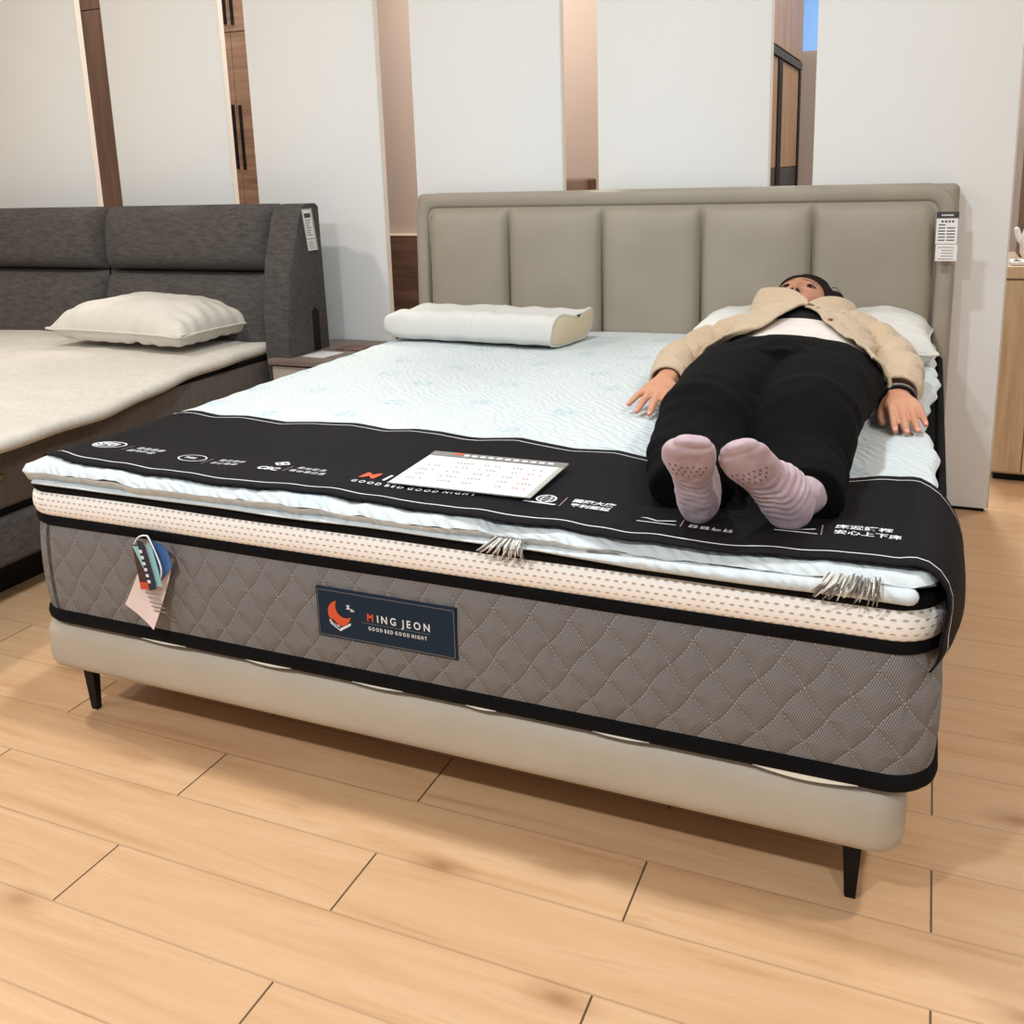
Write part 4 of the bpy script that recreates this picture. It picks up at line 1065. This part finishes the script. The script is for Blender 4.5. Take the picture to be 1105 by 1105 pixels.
# legs and feet core
LGL = [(1.41, .93, .688), (1.40, .75, .690), (1.398, .52, .685), (1.42, .36, .662), (1.445, .19, .655)]
LGR = [(1.565, .93, .688), (1.572, .75, .690), (1.580, .52, .690), (1.600, .36, .665), (1.612, .205, .655)]
for lg in (LGL, LGR): body.tube(lg, [.072, .068, .052, .045, .030], 20)
def foot(heel, wdir, side, scale=1.0, mb=None, fat=1.0, bend=0.0, tk=1.0, lift=0.0, heelw=1.0, ts=-1.0):
    Hh = np.array(heel); W = np.array(wdir, float); W /= np.linalg.norm(W); Sd = np.array(side, float); Sd -= W * Sd.dot(W); Sd /= np.linalg.norm(Sd); Bk = np.cross(Sd, W)
    if Bk[1] < 0: Bk = -Bk
    # (s, half width, thickness, lateral shift)
    prof = [(-.006, .018, .030, 0), (.0, .027, .050, 0), (.014, .034, .070, 0), (.04, .0355, .085, .001), (.075, .0345, .080, .002), (.11, .037, .062, .003), (.145, .0425, .048, .003), (.17, .0435, .040, .001), (.19, .042, .034, -.002), (.205, .037, .029, -.006), (.218, .028, .023, -.010), (.226, .015, .014, -.013)]
    rings = []
    A = spline([list(q) for q in prof], 3)
    for s_, hw, th, sh in A:
        hw = hw * (1 + (heelw - 1) * sstep(.12, .05, s_)); sh = sh * ts + (heelw - 1) * .03 * sstep(.12, .05, s_); s_ = s_ * scale + lift; th = th * tk
        arch = .006 * math.exp(-((s_ - .085) / .03) ** 2)
        c = Hh + W * s_ + Sd * (sh + bend * ((s_ / .22) ** 2 - s_ / .22)) + Bk * (th * .5 + arch + lift)
        # toes curl slightly back
        c = c + Bk * .012 * sstep(.17, .23, s_)
        rings.append([c + Sd * hw * fat * abs(math.cos(a)) ** .8 * (1 if math.cos(a) > 0 else -1) + Bk * (th * .5) * math.sin(a) for a in [2 * math.pi * k / 28 for k in range(28)]])
    mb.loft(rings); return Hh, W, Sd, Bk
fL = ((1.450, .090, .612), (.006, -.105, .165), (1, 0, 0))
fR = ((1.600, .105, .612), (-.082, -.100, .165), (.92, -.15, .40))
foot(*fL, mb=body, fat=.8, scale=.82, tk=.72, lift=.007); foot(*fR, mb=body, fat=.8, scale=.82, tk=.72, lift=.007, ts=-.5)
M_skin = [M['skin'], M['lip'], M['brow'], M['nostril'], M['nail']]
def skinmat(c):
    q = np.array(c) - HC
    if q.dot(q) < .03:
        l = ((q.dot(hX) + .003) / 1.11, q.dot(hY), q.dot(hZ))
        if l[2] > .03:
            x, y = abs(l[0]), l[1]
            if math.hypot(x - .0078, (y + .0355) * 1.1) < .0046 and True: return 3
            if x < .022 and -.066 < y < -.0475 and (x / .023) ** 2 + ((y + .0568) / .0085) ** 2 < 1: return 1
            yb = .034 - .10 * abs(x - .028) ** 1 * (1 if x > .028 else .4)
            if .012 < x < .048 and abs(y - yb) < .0042 * (1.2 - x * 12): return 2
    return 0
bodyo = remesh('body', body, M_skin, .0028, PE, 3, matf=skinmat)
# eyes
for s in (-1, 1):
    c = HW((s * .030, .0105, .0735)); b = MB()
    b.loft([[c + (hX * math.sin(th) * math.cos(a) * 1.25 + hY * math.sin(th) * math.sin(a) * .62 + hZ * math.cos(th) * .8) * .0125 for a in [2 * math.pi * k / 20 for k in range(20)]] for th in [math.pi * (i + .05) / 10.1 for i in range(11)]])
    ey = b.build('eye', M['eye'], PE)
    b = MB(); b.loft([[c + (hX * math.sin(th) * math.cos(a) + hY * (math.sin(th) * math.sin(a) * .98) + hZ * math.cos(th) * 1.0) * .0094 + hZ * .0036 for a in [2 * math.pi * k / 16 for k in range(16)]] for th in [math.pi * (i + .05) / 16.1 for i in range(9)]]); b.build('iris', M['iris'], ey)
    b = MB(); pts = [HW((s * (.030 + .0165 * u), .0105 + .0078 * (1 - u * u) - .001 * u, .0815 - .005 * u * u - .0015)) for u in (-1, -.6, -.2, .2, .6, 1.05)]; b.tube(pts, [.0011, .0022, .0026, .0026, .0023, .0013], 8, up=hZ, sub=3); b.build('eyelashes', M['iris'], PE)
# hair
def hair_pt(d):
    p = head_r(d); x, y, z = d
    n = np.array(d)
    f = 1 if (z < .30 or y > .60) else 0
    hl = sstep(.56, .70, y + .30 * abs(x) ** 2) if z > .1 else 1.0
    side = sstep(.42, .25, z - .30 * max(0, y))
    k = max(hl, side) if y > -.5 else side * sstep(-.95, -.5, y)
    th = lerp(-.006, .010 + .012 * max(0, x) + .003 * nz(x * 6, y * 6, z * 6), min(1, k))
    return p + n * th
b = MB(); b.loft([[HW(p) for p in r] for r in sphere_rings(hair_pt, 96, 64)])
for s, L in ((1, .05), (-1, .03)):   # loose hair spreading beside the head on the pillow
    b.tube([HW((s * .05, .07, -.015)), HW((s * .082 + (.006 if s > 0 else 0), .03, .0)), HW((s * .095 + (.008 if s > 0 else 0), -.03, -.035))], [(.020, .034), (.024, .036), (.012, .020)], 14, up=hY)
for k in range(14):
    a = random.random(); x = lerp(-.06, .08, a)
    b.tube([HW((x, .10 - abs(x) * .3, .01)), HW((x * 1.25 + .01, .122 - abs(x) * .4, -.01 + random.random() * .02)), HW((x * 1.5 + .015, .125 - abs(x) * .6, -.045))], [.0012, .001, .0005], 5, up=hZ, sub=3)
b.build('hair', M['hair'], PE, fix=False, angle=180)
# nails
for tips in (tipsL, tipsR):
    for p3, p2, Nn, r in tips:
        d = (p3 - p2) / np.linalg.norm(p3 - p2); sd = np.cross(d, Nn); sd /= np.linalg.norm(sd); c = p3 + Nn * r * .62 + d * .001
        b = MB(); b.loft([[c + d * .0055 * math.sin(th) * math.cos(a) * k_ + sd * r * .55 * math.sin(th) * math.sin(a) + Nn * .0018 * math.cos(th) for a in [2 * math.pi * q / 12 for q in range(12)]] for th, k_ in [(math.pi * (i + .1) / 8.2, 1) for i in range(9)]]); b.build('nail', M['nail'], PE)
# socks
SK = []
for i, ft in enumerate((fL, fR)):
    mb = MB(); info = foot(*ft, mb=mb, fat=1.0, scale=.87, heelw=(1.05, 1.25)[i], ts=(-1.0, -.5)[i])
    lg = (LGL, LGR)[i]; Hh, W, Sd, Bk = info
    mb.tube([Hh + W * .03 + Bk * .040, (lg[-1][0] + (.004 if i else -.006), .19, .647), (lg[-2][0], .28, .65)], [.032, .036, .038], 20)
    def dsp(c, n_, Hh=Hh, W=W, Sd=Sd, i=i):
        q = np.array(c) - Hh; s_ = q.dot(W); l_ = q.dot(Sd)
        amp = gauss((s_ - .070) ** 2, .028) * (1 if i else .5)
        return .0011 * amp * math.sin(s_ * 480 + l_ * (90 if i else 20) + 7 * nz(l_ * 24, s_ * 16)) + .0012 * nz(c[0] * 60, c[1] * 60, c[2] * 60) + (-.0025 * gauss((s_ - .183) ** 2, .003) if i == 0 else -.0018 * gauss((s_ - .180) ** 2, .003))
    so = remesh('sock', mb, M['sock'], .0030, PE, 4, disp=dsp)
    b = MB(); dots = []
    for r in range(3):
        for c in range(7 - r):
            s_ = .140 - r * .010 + .002 * math.sin(c * 2); l_ = (c - (6 - r) / 2) * .0095
            p = Hh + W * s_ + Sd * l_; dots.append(p)
    from mathutils.bvhtree import BVHTree
    bv = BVHTree.FromPolygons([v.co.copy() for v in so.data.vertices], [tuple(p.vertices) for p in so.data.polygons])
    offp = np.array(PE.location)
    for p in dots:
        hit = bv.ray_cast(Vector(p - offp - Bk * .06), Vector(Bk))
        if hit[0] is not None:
            c = np.array(hit[0]) + offp - Bk * .0002
            b.loft([[c + Sd * rr_ * math.cos(a) * .8 + W * rr_ * 1.3 * math.sin(a) - Bk * h_ for a in [2 * math.pi * q / 8 for q in range(8)]] for rr_, h_ in ((.0020, -.001), (.0019, .0006), (.0009, .001))])
    b.build('grip_dots', mat('grip_grey', srgb(122, 92, 96), .8), so)
# trousers
tr = MB()
tr.tube([(1.400, .97, .682), (1.392, .80, .688), (1.386, .60, .690), (1.386, .48, .684), (1.398, .34, .655), (1.418, .21, .648), (1.430, .165, .648)], [(.110, .092), (.122, .094), (.106, .082), (.098, .078), (.092, .066), (.080, .058), (.074, .054)], 28, round_ends=False)
tr.tube([(1.572, .97, .682), (1.578, .80, .688), (1.578, .60, .692), (1.580, .48, .690), (1.592, .34, .655), (1.612, .22, .645), (1.618, .175, .645)], [(.110, .092), (.120, .094), (.106, .086), (.100, .084), (.086, .068), (.070, .058), (.062, .054)], 28, round_ends=False)
tr.loft([tring(y, .006, 48) for y in (.80, .84, .88, .92, .96, .99)])
def tdisp(c, n_):
    x, y, z = c
    d = .0055 * nz(x * 9, y * 8, z * 9) + .0022 * nz(x * 24, y * 20, z * 20)
    d += .0022 * gauss((y - .46) ** 2, .05) * math.sin(y * 85 + x * 22 + 5 * nz(x * 5, y * 5)) * (1 if z > .62 else 0)
    d += .003 * gauss((y - .84) ** 2, .05) * math.sin(y * 50 + abs(x - 1.487) * 90 + 4 * nz(x * 5, y * 5))
    d += .003 * gauss((y - .25) ** 2, .05) * math.sin(y * 60 + x * 70 + 7 * nz(x * 9, y * 9, z * 9))
    return d
remesh('trousers', tr, M['trouser'], .0055, PE, 6, disp=tdisp)
# shirt: white lower part and black top inside the jacket
b = MB(); b.loft([tring(y, .002, 48) for y in (.94, .97, 1.0, 1.04, 1.08, 1.12, 1.16, 1.20, 1.235)]); b.build('white_shirt_hem', M['shirt'], PE)
b = MB(); b.loft([tring(y, interp(y, [1.2, 1.3, 1.4, 1.5], [.0035, .006, .020, .030]), 48) for y in (1.225, 1.25, 1.3, 1.35, 1.4, 1.44, 1.48, 1.50)]); b.build('black_top', M['inner'], PE)
# jacket
eL = lambda y: interp(y, [.955, 1.0, 1.06, 1.12, 1.18, 1.24, 1.30, 1.36, 1.46], [1.335, 1.350, 1.385, 1.413, 1.432, 1.452, 1.474, 1.482, 1.47])
eR = lambda y: interp(y, [.92, .96, 1.0, 1.06, 1.12, 1.18, 1.24, 1.30, 1.36, 1.46], [1.676, 1.662, 1.640, 1.608, 1.578, 1.548, 1.515, 1.482, 1.470, 1.46])
jk = MB(); UV = []
def jpanel(side):
    yl = [(.90 if side > 0 else .945) + .005 * k for k in range(int((1.50 - (.90 if side > 0 else .945)) / .005) + 1)]
    outer = []; 
    for y in yl:
        cx, czz, ru, rv = TC(y); off = .016 + .004 * nz(y * 7, side) ; xe = (eR if side > 0 else eL)(y)
        lap = .004 if side < 0 else 0
        ce = max(-1, min(1, (xe - cx) / (ru + off))); te = math.acos(ce)
        a0 = -.75 if side > 0 else math.pi + .75
        row = []
        for k in range(41):
            a = lerp(a0, te, k / 40); f = k / 40
            o_ = off + lap + .006 * nz(math.cos(a) * 3 + side, y * 7, 2) + .013 * (abs(nz(a * 2.6 + y * 9, y * 5, side)) ** .7) - .006 * gauss((f - .78 - .8 * (y - 1.15) * 1) ** 2, .035) * sstep(1.02, 1.12, y)
            flare = .014 * sstep(1.1, .95, y) * (1 if side < 0 else .6)
            row.append((cx + (ru + o_) * math.cos(a), y, max(czz + (rv + o_ + flare) * math.sin(a), .590)))
        outer.append(row)
    th = .005
    b0 = jk.grid(outer); UV.extend([(k * .0105, y) for y in yl for k in range(41)])
    inner = [[(p[0] - (p[0] - TC(p[1])[0]) * .02, p[1], p[2] - th if k > 4 else p[2]) for k, p in enumerate(r)] for r in outer]
    jk.grid(inner); UV.extend([(k * .0105, y) for y in yl for k in range(41)])
    # closing strips: front edge and hem, as a rolled seam
    edge = [Vector(r[-1]) - Vector((0, 0, th / 2)) for r in outer][::3]
    hemp = [Vector(p) - Vector((0, 0, th / 2)) for p in outer[0]][::3]
    for pp in (edge, hemp):
        n0 = len(jk.v); jk.tube(pp, [.0042] * len(pp), 8, up=(0, .3, 1), sub=2); UV.extend([(jk.v[i][0], jk.v[i][1]) for i in range(n0, len(jk.v))])
jpanel(-1); jpanel(1)
def sleeve(pts, rad, sd):
    n0 = len(jk.v); rings = tube_rings(pts, rad, 32, sub=12, round_ends=False); R = len(rings)
    for i, r in enumerate(rings):
        f = i / (R - 1); c = np.mean(r, axis=0)
        for j, p in enumerate(r):
            a = 2 * math.pi * j / 32; d = p - c
            k = -.20 * max(0, math.sin(f * 34 + math.sin(a + sd) * 2.6 + sd + 2 * nz(f * 5, math.cos(a), math.sin(a)))) ** 3 * (.35 + .65 * math.exp(-((f - .5) / .3) ** 2)) + .13 * nz(f * 6 + sd, math.cos(a) * 1.5, math.sin(a) * 1.5) + .03
            if f > .96: k = .04
            r[j] = c + d * (1 + k); r[j][2] = max(r[j][2], .598)
    inner = [[np.mean(r, axis=0) + (p - np.mean(r, axis=0)) * .86 for p in r] for r in rings[-1:]] + [[np.mean(rings[-6], axis=0) + (p - np.mean(rings[-6], axis=0)) * .8 for p in rings[-6]]]
    jk.loft(rings + inner); ii = 0
    for i in range(R + 2):
        for j in range(32): UV.append((j * .0095, i * .01))
sleeve([(1.375, 1.40, .705), (1.30, 1.385, .698), (1.218, 1.29, .680), (1.165, 1.165, .664), (1.172, 1.03, .660), (1.190, .925, .660)], [(.07, .080), (.070, .068), (.060, .056), (.053, .049), (.048, .044), (.042, .037)], 1)
sleeve([(1.56, 1.40, .705), (1.625, 1.385, .700), (1.690, 1.29, .684), (1.728, 1.165, .670), (1.738, 1.03, .664), (1.735, .925, .660)], [(.07, .080), (.070, .070), (.062, .060), (.056, .054), (.052, .048), (.046, .042)], 5)
def ribbon(pts, wv, th, sd=0):
    """flat collar strip; pts centre line, wv list of width vectors"""
    A = spline([list(p) + list(w_) for p, w_ in zip(pts, wv)], 8); n0 = len(jk.v); rings = []
    for i, q in enumerate(A):
        p = q[:3]; w_ = q[3:]; tn = A[min(i + 1, len(A) - 1)][:3] - A[max(i - 1, 0)][:3]; nn = np.cross(tn, w_); nn /= np.linalg.norm(nn)
        rings.append([p + w_ * math.cos(a) + nn * th * math.sin(a) for a in [2 * math.pi * k / 16 for k in range(16)]])
    jk.loft(rings); UV.extend([(jk.v[i][0], jk.v[i][1]) for i in range(n0, len(jk.v))])
# left collar: big raised flap hiding the chin;  right collar
def collar(lo, up, th):
    pts = [tuple((np.array(a) + np.array(c)) / 2) for a, c in zip(lo, up)]; wv = [tuple((np.array(c) - np.array(a)) / 2) for a, c in zip(lo, up)]
    ribbon(pts, wv, th)
collar([(1.484, 1.335, .795), (1.44, 1.355, .795), (1.38, 1.375, .782), (1.325, 1.40, .765), (1.30, 1.47, .735), (1.33, 1.56, .70)],
       [(1.474, 1.400, .808), (1.435, 1.450, .826), (1.385, 1.480, .832), (1.330, 1.505, .824), (1.312, 1.56, .790), (1.345, 1.63, .74)], .0045)
collar([(1.480, 1.340, .793), (1.53, 1.365, .790), (1.585, 1.41, .770), (1.61, 1.48, .735), (1.59, 1.56, .70)],
       [(1.480, 1.395, .803), (1.515, 1.445, .812), (1.560, 1.475, .806), (1.592, 1.53, .775), (1.57, 1.60, .72)], .004)
jko = jk.build('jacket', M['cord'], PE, angle=180, fix=False, uvf=lambda c, vi: UV[vi] if vi < len(UV) else (c[0], c[1]))
for k, (x, y) in enumerate(((1.487, 1.335), (1.497, 1.30), (1.515, 1.265), (1.556, 1.19))):
    cx, czz, ru, rv = TC(y); a = math.acos((x - cx) / (ru + .02)); z = czz + (rv + .021) * math.sin(a)
    b = MB(); b.loft([[(x + r * math.cos(q), y + r * math.sin(q), z + h) for q in [2 * math.pi * s_ / 14 for s_ in range(14)]] for r, h in ((.006, -.003), (.0062, .002), (.004, .003))]); b.build('button', M['wardA'], jko)
# bracelet on the right-hand side wrist
c = np.array((1.737, .905, .658)); D = np.array((.05, -.97, -.22)); D /= np.linalg.norm(D); s1 = np.cross(D, (0, 0, 1)); s1 /= np.linalg.norm(s1); s2 = np.cross(s1, D)
for dd, rr_, m in ((.0, .0042, 'black'), (-.011, .0034, 'greyhead')):
    b = MB(); rings = []
    for k in range(32):
        a = 2 * math.pi * k / 32; rad = s1 * math.cos(a) + s2 * math.sin(a); p = c - D * dd * -1 + s1 * .031 * math.cos(a) + s2 * .0255 * math.sin(a)
        bead = 1 + (.25 * math.sin(k * math.pi) if m == 'black' else .3 * (k % 2)); rings.append([p + (rad * math.cos(q) + D * math.sin(q)) * rr_ * bead for q in [2 * math.pi * s_ / 8 for s_ in range(8)]])
    b.loft(rings, close=True); o = b.build('bracelet', M[m], PE)
